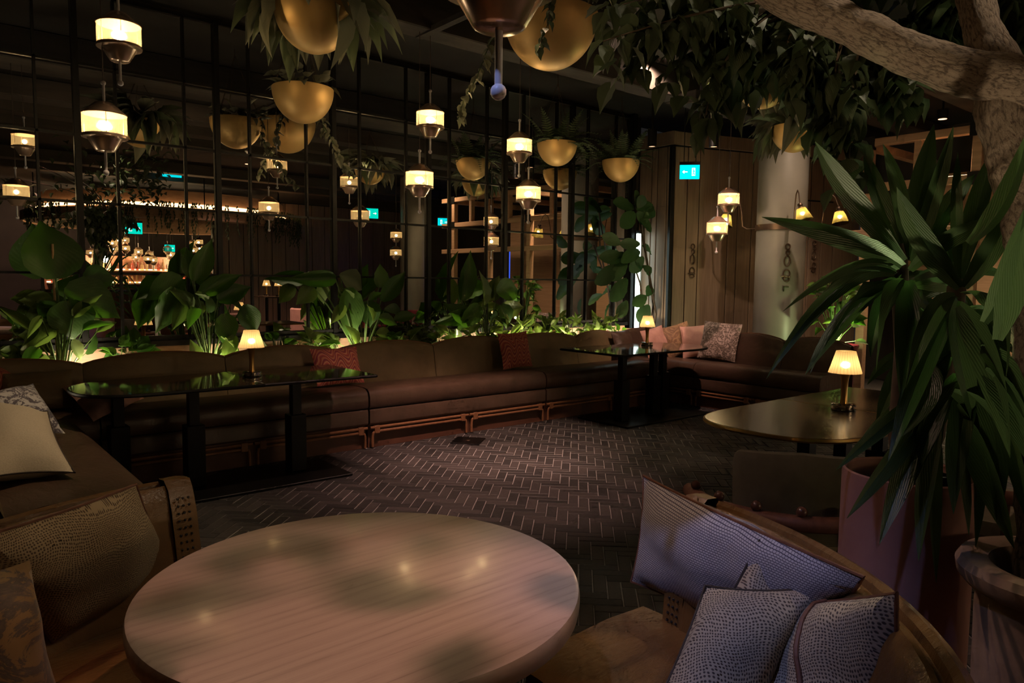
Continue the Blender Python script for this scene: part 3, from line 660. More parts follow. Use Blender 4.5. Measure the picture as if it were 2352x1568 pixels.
# ================================================================ LAMPS
def uv_lathe(me, n, rows):
    uv = me.uv_layers.new(name='UVMap')
    for pl in me.polygons:
        for li in pl.loop_indices:
            i = me.loops[li].vertex_index; k = i % n
            uv.data[li].uv = (k/n, (i//n)/max(1, rows-1))
RD, SH = .109, .112
def make_pendant(label, loc, top, group='pleated drum pendants'):
    """loc: centre of the drum; top: height of the cord's fixing"""
    t_ = thing('pendant_lamp', label, 'pendant lamp', loc, group); h = SH/2
    me = MB().lathe([(RD, -h), (RD*1.004, 0), (RD, h)], 48).mesh('lamp_shade', 'shade_drum'); uv_lathe(me, 48, 3)
    s_ = put('lamp_shade', me, t_)
    fr = MB()
    for k in range(3): a = 2*PI*k/3+.4; fr.tube([(RD*1.01*math.cos(a), RD*1.01*math.sin(a), -h), (RD*1.01*math.cos(a), RD*1.01*math.sin(a), h)], .0014, 5)
    fr.lathe([(RD*1.0, h-.002), (RD*1.03, h+.002), (RD*1.0, h+.006)], 40); fr.build('shade_frame', 'copper', s_)
    MB().lathe([(RD*1.02, -h+.004), (RD*1.045, -h-.004), (RD*1.03, -h-.012), (RD*.80, -h-.016), (.050, -h-.078), (.042, -h-.083), (.012, -h-.086), (.001, -h-.086)], 40).build('lower_cone', 'copper', t_)
    MB().lathe([(RD*1.02, h-.002), (RD*.98, h+.006), (.046, h+.062), (.030, h+.068), (.001, h+.068)], 40).build('upper_cone', 'copper', t_)
    MB().tube([(0, 0, -h-.08), (0, 0, -h-.185)], .0075, 10).ball((0, 0, -h-.196), .0155, 14).build('lower_rod', 'white_rod', t_)
    MB().tube([(0, 0, h+.06), (0, 0, h+.16)], .0075, 10).ball((0, 0, h+.168), .0135, 14).build('upper_rod', 'white_rod', t_)
    MB().ball((0, 0, -.006), .019, 12).build('bulb', 'bulb', t_)
    MB().tube([(0, 0, h+.17), (0, 0, top-loc[2])], .003, 6).build('cord', 'cable', t_)
    return t_
PEND = [('drum pendant upper of the pair nearest the banana plant', (.955, 4.51, 2.71)), ('drum pendant lower of the pair nearest the banana plant', (.87, 4.51, 2.22)),
        ('drum pendant upper of the pair above the middle of the long sofa', (3.28, 4.98, 2.68)), ('drum pendant lower of the pair above the middle of the long sofa', (3.18, 4.98, 2.20)),
        ('drum pendant upper of the pair beside the hanging fern bowls', (4.19, 4.95, 2.58)), ('drum pendant lower of the pair beside the hanging fern bowls', (4.32, 4.97, 2.185)),
        ('drum pendant upper of the pair before the boarded wall', (6.72, 4.51, 2.29)), ('drum pendant lower of the pair before the boarded wall', (6.66, 4.60, 1.99))]
for lb, p in PEND: make_pendant(lb, p, 3.34 if p[1] > 4.9 else CEIL)
e = Dp(1146, 68, 1.35); make_pendant('copper pendant with a pale rod and ball hanging close over the oak table', (e.x, e.y, e.z+.139), CEIL)
for q, (px, py, d) in enumerate([(910, 540, 13.8), (904, 580, 13.8)]):
    v_ = Dp(px, py, d); make_pendant('drum pendant behind the strap leaved plant, %s of two, seen in the mirror' % ('upper', 'lower')[q], (v_.x+q*.05, 2*DM-v_.y, v_.z), CEIL)
# cordless table lamps
def table_lamp(label, loc):
    t_ = thing('table_lamp', label, 'table lamp', loc, 'small cordless table lamps')
    MB().lathe([(.001, 0), (.062, 0), (.064, .004), (.064, .012), (.056, .016), (.056, .020), (.064, .024), (.064, .032), (.058, .036), (.001, .037)], 32).build('base', 'chrome', t_)
    MB().lathe([(.020, .035), (.017, .06), (.016, .10), (.018, .15), (.024, .185), (.030, .205), (.001, .206)], 24).build('stem', 'brass', t_)
    me = MB().lathe([(.086, .205), (.068, .265), (.050, .325)], 40).mesh('lamp_shade', 'shade_table'); uv_lathe(me, 40, 3); put('lamp_shade', me, t_)
    MB().lathe([(.001, .322), (.05, .324)], 30).build('shade_top', 'shade_table', t_)
    MB().ball((0, 0, .245), .016, 10).build('bulb', 'bulb_small', t_)
    return t_
table_lamp('small lit table lamp on the long table with the rounded end', Zp(579, 864, .72))
table_lamp('small lit table lamp on the corner table before the pink cushions', Zp(1486, 793, .72))
table_lamp('small lit table lamp on the bronze topped table', Zp(1937, 941, .72))
# recessed downlights
for k, (p, pw, colr, aim, cone, bl_, wh) in enumerate(DOWNLIGHTS):
    lb = 'recessed round ceiling downlight '+wh
    d = thing('downlight', lb, 'downlight', (p[0], p[1], CEIL), 'recessed ceiling downlights')
    MB().lathe([(.040, -.004), (.055, -.008), (.060, -.002), (.060, .0)], 24).build('rim', 'black_metal', d)
    MB().lathe([(.001, -.013), (.044, -.012), (.048, -.006)], 24).build('lens', 'downlight_lens', d)
    lamp('SPOT', (p[0], p[1], CEIL-.03), pw, colr, aim, .03, cone, bl_, d)
# black tube spots on tracks
for px, py, D_, lb in [(1498, 318, 8.3, 'black cylinder spotlight hanging near the corner of the boarded wall'), (1640, 318, 8.0, 'black tilted cylinder spotlight over the boarded wall')]:
    p = Dp(px, py, D_); d = thing('spotlight', lb, 'spotlight', p)
    MB().lathe([(.001, .10), (.05, .10), (.052, .09), (.052, -.09), (.045, -.095)], 20).build('barrel', 'black_metal', d)
    MB().lathe([(.001, -.085), (.044, -.085)], 20).build('lens', 'downlight_lens', d); MB().tube([(0, 0, .1), (0, 0, CEIL-p.z)], .012, 8).build('stem', 'black_metal', d)
p = Dp(2165, 273, 8.2); d = thing('spotlight', 'small warm spotlight under the ceiling above the timber pergola', 'spotlight', p)
MB().lathe([(.001, .0), (.05, .0), (.055, .04), (.055, .1)], 20).build('barrel', 'black_metal', d); MB().lathe([(.001, -.003), (.045, -.003)], 20).build('lens', 'downlight_lens', d); MB().tube([(0, 0, .1), (0, 0, CEIL-p.z)], .012, 8).build('stem', 'black_metal', d)
lamp('SPOT', p-V((0, 0, .02)), 180, WARM, (9.3, 3.0, 1.0), .03, 100, .9, d)
# ring of bracket lamps on the column
cl = thing('column_lamp', 'bronze ring of bracket lamps with pleated yellow shades round the column', 'lamp', (8.28, 4.80, 2.09))
MB().lathe([(.292, -.035), (.306, -.035), (.306, .035), (.292, .035)], 48).build('ring', 'bronze_dark', cl)
tc = math.atan2(-4.8, -8.28)
for k, (da, tilt) in enumerate([(-1.62, .35), (.30, .40), (1.45, .30), (2.9, .3)]):
    a = tc+da; d = V((math.cos(a), math.sin(a), 0)); s_ = V((-d.y, d.x, 0))
    A = [d*.30, d*.40+V((0, 0, -.005)), d*.455+V((0, 0, .03)), d*.47+V((0, 0, .20)), d*.50+V((0, 0, .35)), d*.545+V((0, 0, .39)), d*.59+V((0, 0, .35)), d*.635+V((0, 0, .24))]
    arm = MB().tube(A, .007, 8).build('arm', 'bronze_dark', cl)
    h0 = d*.635+V((0, 0, .23)); ax = (V((0, 0, -1))+d*tilt*.5+s_*tilt*(-1 if k == 2 else 1)*.6).normalized()
    q = ax.to_track_quat('Z', 'Y').to_matrix().to_4x4(); q.translation = h0
    MB().lathe([(.001, 0), (.025, .0), (.03, .02), (.022, .035), (.04, .06), (.04, .07), (.001, .07)], 16).build('holder', 'bronze_dark', arm).matrix_basis = q
    me = MB().lathe([(.052, .06), (.096, .20)], 32).mesh('lamp_shade', 'shade_pleat'); uv_lathe(me, 32, 2); put('lamp_shade', me, arm, mat=q)
    MB().ball((0, 0, .125), .016, 10).build('bulb', 'bulb_small', arm).matrix_basis = q
# exit signs
def exit_sign(label, p, face, wd=.22, mat='exit_green', arrow=True):
    n = V(face); n.z = 0; n.normalize(); t_ = thing('exit_sign', label, 'exit sign', p, rz=math.atan2(n.y, n.x)+PI/2)
    h = wd*.72
    MB().box((-wd/2, -.012, -h/2), (wd/2, .012, h/2), .003).build('panel', mat, t_, False)
    MB().box((-wd/2-.006, -.016, h/2), (wd/2+.006, .016, h/2+.035), .003).build('housing', 'black_metal', t_, False)
    MB().tube([(-wd*.3, 0, h/2+.03), (-wd*.3, 0, CEIL-p[2])], .005, 6).tube([(wd*.3, 0, h/2+.03), (wd*.3, 0, CEIL-p[2])], .005, 6).build('hanger', 'black_metal', t_)
    g = MB(); y = -.014; k = wd/.22
    def quad(pts): g.add([(a*k, y, b*k) for a, b in pts], [tuple(range(len(pts)))])
    if arrow: quad([(-.085, .0), (-.06, .022), (-.06, .012), (-.057, .006), (-.025, .006), (-.025, -.006), (-.057, -.006), (-.06, -.012), (-.06, -.022)])
    quad([(.022, -.045), (.062, -.045), (.062, .045), (.022, .045)])
    g.build('pictogram', 'pictogram', t_, False)
    g = MB(); y = -.016
    def q2(pts): g.add([(a*k, y, b*k) for a, b in pts], [tuple(range(len(pts)))])
    q2([(.040+.007*math.cos(q*.7), .030+.007*math.sin(q*.7)) for q in range(9)])
    q2([(.036, .020), (.048, .020), (.046, -.008), (.036, -.006)]); q2([(.036, -.004), (.046, -.006), (.058, -.036), (.050, -.038)]); q2([(.036, -.004), (.044, -.008), (.034, -.022), (.024, -.020), (.024, -.028), (.038, -.030), (.042, -.018)]); q2([(.046, .016), (.058, .004), (.056, -.004), (.046, .004)])
    g.build('running_figure', mat, t_, False)
    return t_
p = Dp(1584, 395, 8.3); exit_sign('lit blue green exit sign with arrow before the boarded wall', p, (-p.x+1.5, -p.y, 0))
for px, py, d_, wd, lb, mt in [(395, 392, 15, .36, 'lit exit sign hung under the ceiling, top of those seen in the mirror', 'exit_green'), (307, 524, 15, .32, 'lit green exit sign half behind tree leaves over the bar', 'exit_teal'),
                          (853, 490, 16, .30, 'lit green exit sign seen in the mirror beside a drum pendant', 'exit_teal'), (1018, 510, 16, .24, 'lit blue exit sign seen in the mirror beside the column', 'exit_green'), (390, 570, 20, .26, 'small lit green exit sign over the bar bottles', 'exit_teal'), (525, 553, 20, .2, 'tiny lit blue exit sign seen in the mirror past the bar', 'exit_green')]:
    v_ = Dp(px, py, d_); r_ = V((v_.x, 2*DM-v_.y, v_.z)); exit_sign(lb, r_, (v_.x*-.3, DM-r_.y, 0), wd, mt)

# ================================================================ HANGING BOWLS
random.seed(21)
def frond_mesh(name, droop):
    mb = MB(); n = 15; pts = [V((0, t*(1-.25*droop*t), .25*t-droop*t*t*.9)) for t in [i/n for i in range(n+1)]]
    mb.tube(pts, [.008*(1-.7*i/n) for i in range(n+1)], 3, False)
    for i in range(2, n+1):
        L_ = .17*math.sin(PI*(i/n)**.6)+.015; p = pts[i]
        for s_ in (-1, 1):
            q = p+V((s_*L_, .045, -.12*L_-.01)); w_ = V((0, .021, 0)); mb.add([p-w_, p+w_, (p+q)/2+w_*1.05+V((0, 0, .006)), q, (p+q)/2-w_*1.05+V((0, 0, .006))], [(0, 1, 2, 3, 4)][::1])
    return mb.mesh(name, 'leaf_fern', False)
FROND = [frond_mesh('frond', d) for d in (.35, .75, 1.15)]
def bowl(label, p, R_, plant, hook=.62):
    """p: lowest point of the bowl"""
    D_ = R_*1.12; t_ = thing('hanging_bowl', label, 'hanging planter', (p[0], p[1], p[2]), 'brass hanging bowls'); rim = D_
    prof = [(max(.001, R_*math.sin(PI/2*k/12)), D_-D_*math.cos(PI/2*k/12)) for k in range(13)]
    MB().lathe(prof+[(R_*.985, rim+.004), (R_*.965, rim-.004), (R_*.94, rim-.06)], 48).build('bowl', 'brass_bowl', t_)
    MB().lathe([(.001, rim-.04), (R_*.95, rim-.05)], 24).build('soil', 'soil', t_)
    top = CEIL-p[2]
    for k in range(3):
        a = 2*PI*k/3+.5; q0 = V((R_*.96*math.cos(a), R_*.96*math.sin(a), rim)); q1 = V((0, 0, min(rim+hook, top-.05))); ch_ = MB(); n = int((q1-q0).length/.028)
        for i in range(n):
            c = q0+(q1-q0)*((i+.5)/n); dd = (q1-q0).normalized(); sd = dd.orthogonal().normalized() if i % 2 else dd.cross(dd.orthogonal()).normalized()
            ch_.tube([c-dd*.014, c-dd*.008+sd*.005, c+dd*.008+sd*.005, c+dd*.014, c+dd*.008-sd*.005, c-dd*.008-sd*.005, c-dd*.014], .0018, 4, False)
        ch_.build('chain', 'bronze_dark', t_)
    MB().tube([(0, 0, min(rim+hook, top-.05)), (0, 0, top)], .004, 6).build('hook', 'bronze_dark', t_)
    base = V((p[0], p[1], p[2]+rim-.03))
    if plant in ('lily', 'lily2'):
        n = 74
        for k in range(n):
            a = rnd(0, 2*PI); el = rnd(-.75, .75)-.15; L_ = rnd(.28, .44)*R_/.245; d = V((math.cos(a), math.sin(a), 0)); el = abs(el) if k > 6 and d.dot((CAM-base).normalized()) > .35 else el; b = base+d*R_*rnd(.35, .92)+V((0, 0, rnd(.0, .12)))
            tip = b+d*L_*math.cos(el)+V((0, 0, L_*math.sin(el))); put_leaf(t_, 'grey' if k % 4 else 'pale', b, tip, L_*.40, V((0, 0, 1))+d*rnd(-.2, .6)+rv(.3), droop=random.choice((1, 2, 2)))
    elif plant == 'fern':
        for k in range(34):
            a = rnd(0, 2*PI); el = rnd(.05, 1.25); L_ = rnd(.30, .48); d = V((math.cos(a)*math.cos(el), math.sin(a)*math.cos(el), math.sin(el)))
            b = base+V((math.cos(a), math.sin(a), 0))*R_*rnd(.2, .8); put('frond', FROND[0 if el > .9 else random.choice((1, 2))], t_, mat=leaf_matrix(b, b+d*L_, L_, (0, 0, 1), t_.location))
    elif plant in ('vine', 'vine2'):
        for k in range(42):
            a = rnd(0, 2*PI); d = V((math.cos(a), math.sin(a), 0)); b = base+d*R_*rnd(.3, .95)+V((0, 0, rnd(.02, .14))); L_ = rnd(.09, .16)
            put_leaf(t_, 'pothos', b, b+d*L_*.8+V((0, 0, rnd(-.08, .10))), L_*.6, V((0, 0, 1))+d*.4+rv(.4))
    return t_
def trail(parent, pts, kind, size, n, mat='stem_green'):
    """a hanging stem with leaves along it"""
    o = parent.location; P = []
    for a, b in zip(pts[:-1], pts[1:]): P += [V(a).lerp(V(b), k/8) for k in range(8)]
    P.append(V(pts[-1])); P = [q+rv(.008) for q in P]
    MB().tube([q-o for q in P], .0028, 5).build('vine_stem', mat, parent)
    for k in range(n):
        q = P[min(len(P)-1, int(k/n*len(P)))]; a = rnd(0, 2*PI); L_ = size*rnd(.7, 1.15); d = V((math.cos(a)*.75, math.sin(a)*.75, rnd(-1.0, -.3))).normalized()
        put_leaf(parent, kind, q+rv(.012), q+d*L_, L_*.62, V((math.cos(a), math.sin(a), .7))+rv(.3))
bowl('brass bowl of large drooping grey green leaves, cut off by the top of the picture', (2.02, 4.36, 2.80), .246, 'lily')
b2 = bowl('brass bowl with a long trailing vine, below the bowl of large drooping leaves', (2.56, 5.76, 2.67), .245, 'vine')
trail(b2, [(2.75, 5.88, 2.93), (2.80, 5.90, 2.70), Yp(768, 330, 5.92), Yp(785, 375, 5.93), Yp(812, 402, 5.95)], 'pothos', .085, 44)
b3 = bowl('largest brass bowl high up beside the near pendant, a dark vine over its front', (3.77, 4.11, 2.98), .35, 'vine2')
trail(b3, [(3.57, 3.92, 3.42), (3.50, 3.84, 3.34), Dp(1262, 40, 4.9), Dp(1242, 110, 4.92)], 'ficus', .10, 26, 'stem_brown')
trail(b3, [(3.60, 4.42, 3.38), (3.5, 4.5, 3.2), (3.42, 4.55, 2.95), (3.30, 4.56, 2.75), (3.24, 4.55, 2.6)], 'pothos', .10, 34)
bowl('brass bowl of ferns beside the twin drum pendants', (5.43, 5.79, 2.64), .215, 'fern')
bowl('brass bowl of ferns nearest the end of the mirror', (6.69, 6.01, 2.61), .225, 'fern')
bowl('brass bowl of dark leaves before the top of the column', (6.90, 3.90, 2.72), .225, 'lily')
bowl('brass bowl mostly hidden by the hanging tree twigs', (5.37, 3.32, 2.81), .23, 'lily2')

random.seed(33)
# ================================================================ PLANTED TROUGH BEHIND THE SOFA
tr = thing('planter_trough', 'long pale timber planter trough between the sofa back and the mirror', 'planter', (0, 6.02, 0))
MB().box((-1.0, .015, 0), (7.38, .04, .66), .003).build('front_board', 'pale_timber', tr, False)
MB().box((-1.0, .47, 0), (7.38, .50, .835), .003).build('back_board', 'pale_timber', tr, False)
MB().box((7.36, .03, 0), (7.42, .50, .80), .003).build('end_board', 'pale_timber', tr, False)
MB().box((-1.0, .04, .40), (7.36, .47, .60)).build('soil', 'soil', tr, False)
for k, (x, pw, c) in enumerate([(-.25, 9, SOFT), (1.05, 6, SOFT), (2.0, 7, SOFT), (3.15, 7, SOFT), (4.3, 10, SOFT), (5.15, 13, SOFT), (5.8, 13, SOFT), (6.45, 10, SOFT), (7.1, 8, SOFT)]):
    d = thing('uplight', 'small black uplight hidden among the trough plants', 'uplight', (x, 6.16, .60), 'uplights in the trough')
    MB().lathe([(.03, 0), (.03, .045), (.026, .048), (.024, .03), (.001, .03)], 16).build('can', 'black_metal', d)
    lamp('POINT', (x, 6.16, .69), pw*1.7, c, None, .02, parent=d)
def Tf(x, y, Y=6.25): return Yp(x, y, Y)
CAMDIR = V((0, -1, .25))
def broad_plant(name, label, basepx, leaves, y0=6.24, kind='broad', stalks=None, cat='plant', group=None):
    """leaves: (foot x, foot y, tip x, tip y, width px, depth y[, kind])"""
    b = Yp(basepx[0], basepx[1], y0); b.z = .60; t_ = thing(name, label, cat, b, group)
    for lf_ in leaves:
        fx, fy, tx, ty, wpx, dy = lf_[:6]; kd = lf_[6] if len(lf_) > 6 else kind
        f = Yp(fx, fy, y0+dy); tp = Yp(tx, ty, y0+dy+rnd(-.04, .04)); dist = (f-CAM).dot(fw); wm_ = wpx*dist/FPX
        lo = put_leaf(t_, kd, f, tp, wm_*1.08, CAMDIR+rv(.35), droop=random.choice((0, 0, 1)))
        mid = (b+f)/2+V((rnd(-.03, .03), rnd(-.02, .02), .06))
        st = MB().tube([q-b for q in bez(b+V((rnd(-.03, .03), rnd(-.03, .03), 0)), mid, f, 8)], [.011-.0006*i for i in range(9)], 6).build('leaf_stalk', 'stem_green', t_)
    for k in range(12):
        a = rnd(0, 2*PI); rr = rnd(.04, .26); h = rnd(.12, .62); f = b+V((math.cos(a)*rr, math.sin(a)*rr*.5, h)); L_ = rnd(.14, .28); dd = V((math.cos(a)*rnd(.3, 1), math.sin(a)*.35, rnd(-.5, .8))).normalized()
        put_leaf(t_, random.choice(('broad', 'broad', 'bright', 'lance', 'round')), f, f+dd*L_, L_*rnd(.28, .5), CAMDIR+V((0, 0, .4))+rv(.7)); MB().tube([(0, 0, 0), (f-b)*.5+V((0, 0, .04)), f-b], [.006, .005, .003], 5, False).build('leaf_stalk', 'stem_green', t_)
    return t_
broad_plant('banana_plant', 'tall banana plant with very large dark leaves beneath the near pendants', (140, 830),
  [(128, 640, 100, 492, 118, .0), (150, 660, 285, 730, 88, .05), (155, 690, 175, 790, 92, -.06), (138, 700, 45, 745, 50, .0, 'bright'), (120, 690, 40, 690, 40, .02, 'bright'), (130, 750, 55, 800, 46, -.04, 'bright'), (150, 760, 210, 700, 40, .1),
   (110, 770, 40, 770, 44, 0, 'bright'), (150, 720, 100, 660, 36, .12), (190, 640, 270, 640, 60, .16), (128, 725, 80, 690, 40, -.05), (165, 780, 190, 830, 26, -.08, 'bright')], 6.22)
MB().tube([Tf(120, 560, 6.24), Tf(132, 830, 6.24)], .009, 8).build('cane_stake', 'cane').update_tag()
o = bpy.data.objects['cane_stake']; tag(o, 'pale bamboo cane standing beside the tall banana plant', 'cane')
broad_plant('banana_plant', 'banana plant with a spray of long stalks behind the lit table lamp', (480, 815),
  [(445, 645, 490, 545, 46, .05), (400, 660, 360, 770, 60, -.02), (425, 690, 395, 762, 30, -.08, 'bright'), (455, 680, 560, 625, 40, .02), (500, 690, 580, 655, 44, .06), (515, 720, 520, 800, 50, -.06), (560, 700, 590, 770, 48, -.04), (420, 640, 330, 690, 56, .12),
   (470, 700, 380, 740, 40, .1, 'bright'), (500, 705, 470, 640, 36, .12), (540, 770, 510, 840, 30, -.08, 'bright'), (440, 640, 430, 560, 34, .14)], 6.22)
broad_plant('peace_lily', 'banana plant with one pale striped leaf between the lamp and the vine bowl', (835, 800),
  [(780, 630, 845, 665, 50, .05, 'pale'), (800, 660, 805, 790, 56, -.03), (845, 690, 850, 755, 50, -.06), (770, 640, 655, 640, 36, .05), (790, 700, 760, 745, 26, -.04, 'bright'), (875, 690, 935, 620, 38, .1), (870, 660, 880, 600, 36, .12), (905, 735, 960, 720, 26, .02), (870, 730, 915, 745, 30, -.05), (720, 660, 680, 700, 40, .1, 'bright'), (735, 650, 745, 700, 30, .14, 'bright')], 6.24)
broad_plant('banana_plant', 'upright leafed banana plant beneath the twin drum pendants', (1118, 790),
  [(1112, 700, 1106, 618, 42, .0, 'bright'), (1140, 670, 1205, 660, 52, .0), (1080, 745, 1025, 690, 44, -.03), (1060, 690, 1085, 570, 40, .12), (1120, 690, 1150, 630, 38, .08, 'bright'), (1100, 700, 1050, 760, 40, -.05), (1075, 720, 1000, 745, 34, 0), (1150, 700, 1175, 760, 40, -.06), (1140, 710, 1210, 705, 36, .06, 'bright')], 6.24)
# arching palm-like plant in the middle
for bx, lb in [(960, 'arching feathery palm in the trough beside the mirror column reflection'), (1000, 'arching feathery palm in the trough next to the upright leafed plant')]:
    b = Yp(bx, 800, 6.26); b.z = .60; t_ = thing('palm', lb, 'plant', b)
    for k in range(15):
        a = rnd(0, 2*PI); el = rnd(.35, 1.3); L_ = rnd(.40, .62); d = V((math.cos(a)*math.cos(el)*.9, math.sin(a)*math.cos(el)*.45, math.sin(el))); put('frond', FROND[random.choice((0, 1))], t_, mat=leaf_matrix(b, b+d*L_, L_*.9, (0, 0, 1), b))
# low leafy plants all along
low = [(20, 790, 'bright'), (60, 830, 'bright'), (275, 820, 'broad'), (300, 830, 'broad'), (640, 800, 'broad'), (690, 800, 'bright'), (735, 785, 'bright'), (785, 785, 'bright'), (880, 780, 'broad'), (925, 770, 'lance'), (1010, 775, 'broad'), (1050, 770, 'lance'), (1095, 765, 'lance'),
       (1165, 765, 'lance'), (1195, 750, 'lance'), (1225, 750, 'bright'), (1255, 750, 'lance'), (1280, 750, 'lance'), (1310, 745, 'lance'), (1335, 745, 'bright'), (1362, 745, 'lance'), (1390, 740, 'lance'), (1412, 740, 'broad'), (-40, 800, 'bright'), (5, 720, 'bright')]
where = ['at the picture edge below the banana plant', 'just under the banana plant', 'with dark leaves beside the pale trough board', 'with dark leaves over the scalloped sofa back', 'beside the table lamp shade', 'behind the zigzag cushion', 'above the half hidden zigzag cushion', 'beside the pale striped leaf', 'left of the feathery palms', 'between the feathery palms and the vine', 'under the feathery palms', 'beside the upright leafed plant', 'below the upright leafed plant',
         'behind the standing zigzag cushion', 'brightest below the fern bowl', 'second past the standing zigzag cushion', 'third past the standing zigzag cushion', 'fourth past the standing zigzag cushion', 'fifth past the standing zigzag cushion', 'sixth past the standing zigzag cushion', 'near the fiddle leaf tree foot', 'second from the fiddle leaf tree foot', 'at the foot of the fiddle leaf tree', 'outermost in the trough', 'tallest at the near end of the trough']
for (x, y, kd), wh in zip(low, where):
    b = Yp(x, y, 6.20+rnd(-.04, .1)); b.z = .60; t_ = thing('leafy_plant', 'low green plant '+wh, 'plant', b, 'low plants in the trough')
    tall = .34 if 1150 < x < 1420 else .27
    for k in range(13 if kd == 'lance' else 11):
        a = rnd(0, 2*PI); rr = rnd(.02, .16); h = rnd(.10, tall); f = b+V((math.cos(a)*rr, math.sin(a)*rr*.55, h)); L_ = rnd(.10, .20)*(1.15 if kd == 'lance' else .85)
        d = V((math.cos(a)*rnd(.3, 1), math.sin(a)*.4, rnd(-.35, .9))).normalized(); put_leaf(t_, kd, f, f+d*L_, L_*(.42 if kd == 'lance' else .62), CAMDIR+V((0, 0, .6))+rv(.6))
        MB().tube([(0, 0, 0), (f-b)*.55+V((0, 0, .02)), f-b], [.004, .0032, .0025], 4, False).build('leaf_stalk', 'stem_green', t_)
# grass tuft
b = Yp(630, 800, 6.2); b.z = .60; t_ = thing('grass_tuft', 'pale spiky grass tuft beside the table lamp', 'plant', b)
for k in range(16):
    a = rnd(0, 2*PI); d = V((math.cos(a)*.35, math.sin(a)*.25, 1)).normalized(); put_leaf(t_, 'pale', b, b+d*rnd(.22, .36), .012, CAMDIR+rv(.4))
# fiddle leaf tree at the mirror's end
fb = V((7.56, 6.22, .60)); ft = thing('fiddle_leaf_tree', 'slender tree with big round dark leaves at the end of the mirror', 'tree', fb)
for q in ([(7.56, 6.22, .6), Yp(1500, 700, 6.2), Yp(1488, 620, 6.2), Yp(1465, 480, 6.2)], [(7.60, 6.2, .6), Yp(1507, 720, 6.15), Yp(1480, 560, 6.15), Yp(1478, 500, 6.15)], [(7.58, 6.24, .6), Yp(1470, 650, 6.25), Yp(1440, 560, 6.25)]):
    P = [V(k)-fb for k in q]; s_ = []
    for a, c in zip(P[:-1], P[1:]): s_ += [a.lerp(c, k/5) for k in range(5)]
    MB().tube(s_+[P[-1]], .011, 7).build('stem', 'stem_brown', ft)
for fx, fy, tx, ty, w_ in [(1460, 480, 1462, 438, 28), (1456, 478, 1412, 462, 32), (1462, 482, 1505, 470, 28), (1458, 488, 1428, 520, 36), (1462, 488, 1490, 510, 30), (1470, 505, 1500, 528, 30), (1465, 478, 1480, 448, 24), (1478, 500, 1508, 480, 24),
        (1470, 560, 1425, 560, 26), (1475, 565, 1500, 580, 26), (1478, 590, 1448, 625, 34), (1468, 575, 1432, 598, 30), (1450, 590, 1400, 600, 34), (1440, 600, 1395, 640, 40), (1435, 590, 1380, 590, 32), (1420, 610, 1370, 650, 38), (1485, 680, 1455, 700, 28), (1485, 680, 1498, 655, 22), (1490, 700, 1468, 740, 34), (1440, 640, 1405, 690, 36), (1425, 560, 1385, 540, 28), (1440, 690, 1420, 730, 28), (1475, 610, 1500, 630, 20)]:
    f, tp = Yp(fx, fy, 6.16+rnd(-.1, .1)), Yp(tx, ty, 6.12+rnd(-.1, .12)); put_leaf(ft, 'round', f, tp, w_*1.15*8.4/FPX, CAMDIR+V((-.3, 0, 0))+rv(.35), droop=0)
lamp('POINT', (7.45, 6.0, .75), 4, SOFT, None, .02, name='foot_light', parent=ft)

random.seed(44)
# ================================================================ STRAP LEAVED PLANT IN A TALL POT (near)
pc = Dp(2085, 1080, 2.12); pz = pc.z
pot = thing('plant_pot', 'tall dusky pink cylindrical pot behind the booth back', 'pot', (pc.x, pc.y, 0))
PR = .175
MB().lathe([(.001, 0), (PR*.98, 0), (PR, .02), (PR, pz-.02), (PR*.985, pz-.004), (PR*.96, pz), (PR*.93, pz-.006), (PR*.92, pz-.08)], 48).build('body', 'terracotta', pot)
MB().lathe([(.001, pz-.06), (PR*.93, pz-.07)], 32).build('soil', 'soil', pot)
yo = V((pc.x, pc.y, pz-.07)); yp = thing('yucca', 'tall strap leaved green plant filling the side of the picture', 'plant', yo)
CORE = [Dp(2060, 1000, 2.12), Dp(2075, 800, 2.12), Dp(2062, 560, 2.10)]
s_ = []
for a, c in zip([yo]+CORE[:-1], CORE): s_ += [a.lerp(c, k/6) for k in range(6)]
MB().tube([q-yo for q in s_+[CORE[-1]]], [.024]*len(s_)+[.016], 10).build('trunk', 'stem_brown', yp)
CORE2 = [Dp(2150, 1000, 2.05), Dp(2185, 760, 2.02), Dp(2200, 640, 2.0)]
s_ = []
for a, c in zip([yo]+CORE2[:-1], CORE2): s_ += [a.lerp(c, k/6) for k in range(6)]
MB().tube([q-yo for q in s_+[CORE2[-1]]], [.024]*len(s_)+[.016], 10).build('trunk', 'stem_brown', yp)
def strap(base, ctrl, tip, w_, face, name='leaf', mat='leaf_strap'):
    P = bez(base, ctrl, tip, 12); mb = MB(); nw = 4
    vs = []
    for i, q in enumerate(P):
        t_ = i/12; d = (P[min(i+1, 12)]-P[max(i-1, 0)]).normalized(); n = V(face); n = (n-d*n.dot(d)).normalized(); x = d.cross(n)
        ww = w_*(min(1, .38+t_*2.1) if t_ < .45 else max(.02, 1-((t_-.45)/.55)**2.2))
        for k in range(nw+1): u = k/nw-.5; vs.append(q+x*u*ww+n*(abs(u)*ww*.42))
    mb.add(vs, [(j*(nw+1)+k, j*(nw+1)+k+1, (j+1)*(nw+1)+k+1, (j+1)*(nw+1)+k) for j in range(12) for k in range(nw)])
    return mb, nw
def strap_leaf(parent, bpx, cpx, tpx, wpx, D_=2.1, dt=0, mat='leaf_strap'):
    b, c, t_ = Dp(*bpx, D_), Dp(*cpx, D_+dt*.5), Dp(*tpx, D_+dt); face = (CAM-c).normalized()+rv(.75)
    mb, nw = strap(b-parent.location, c-parent.location, t_-parent.location, wpx*D_/FPX, face); me = mb.mesh('leaf', mat); uv_strip(me, nw, 12); return put('leaf', me, parent)
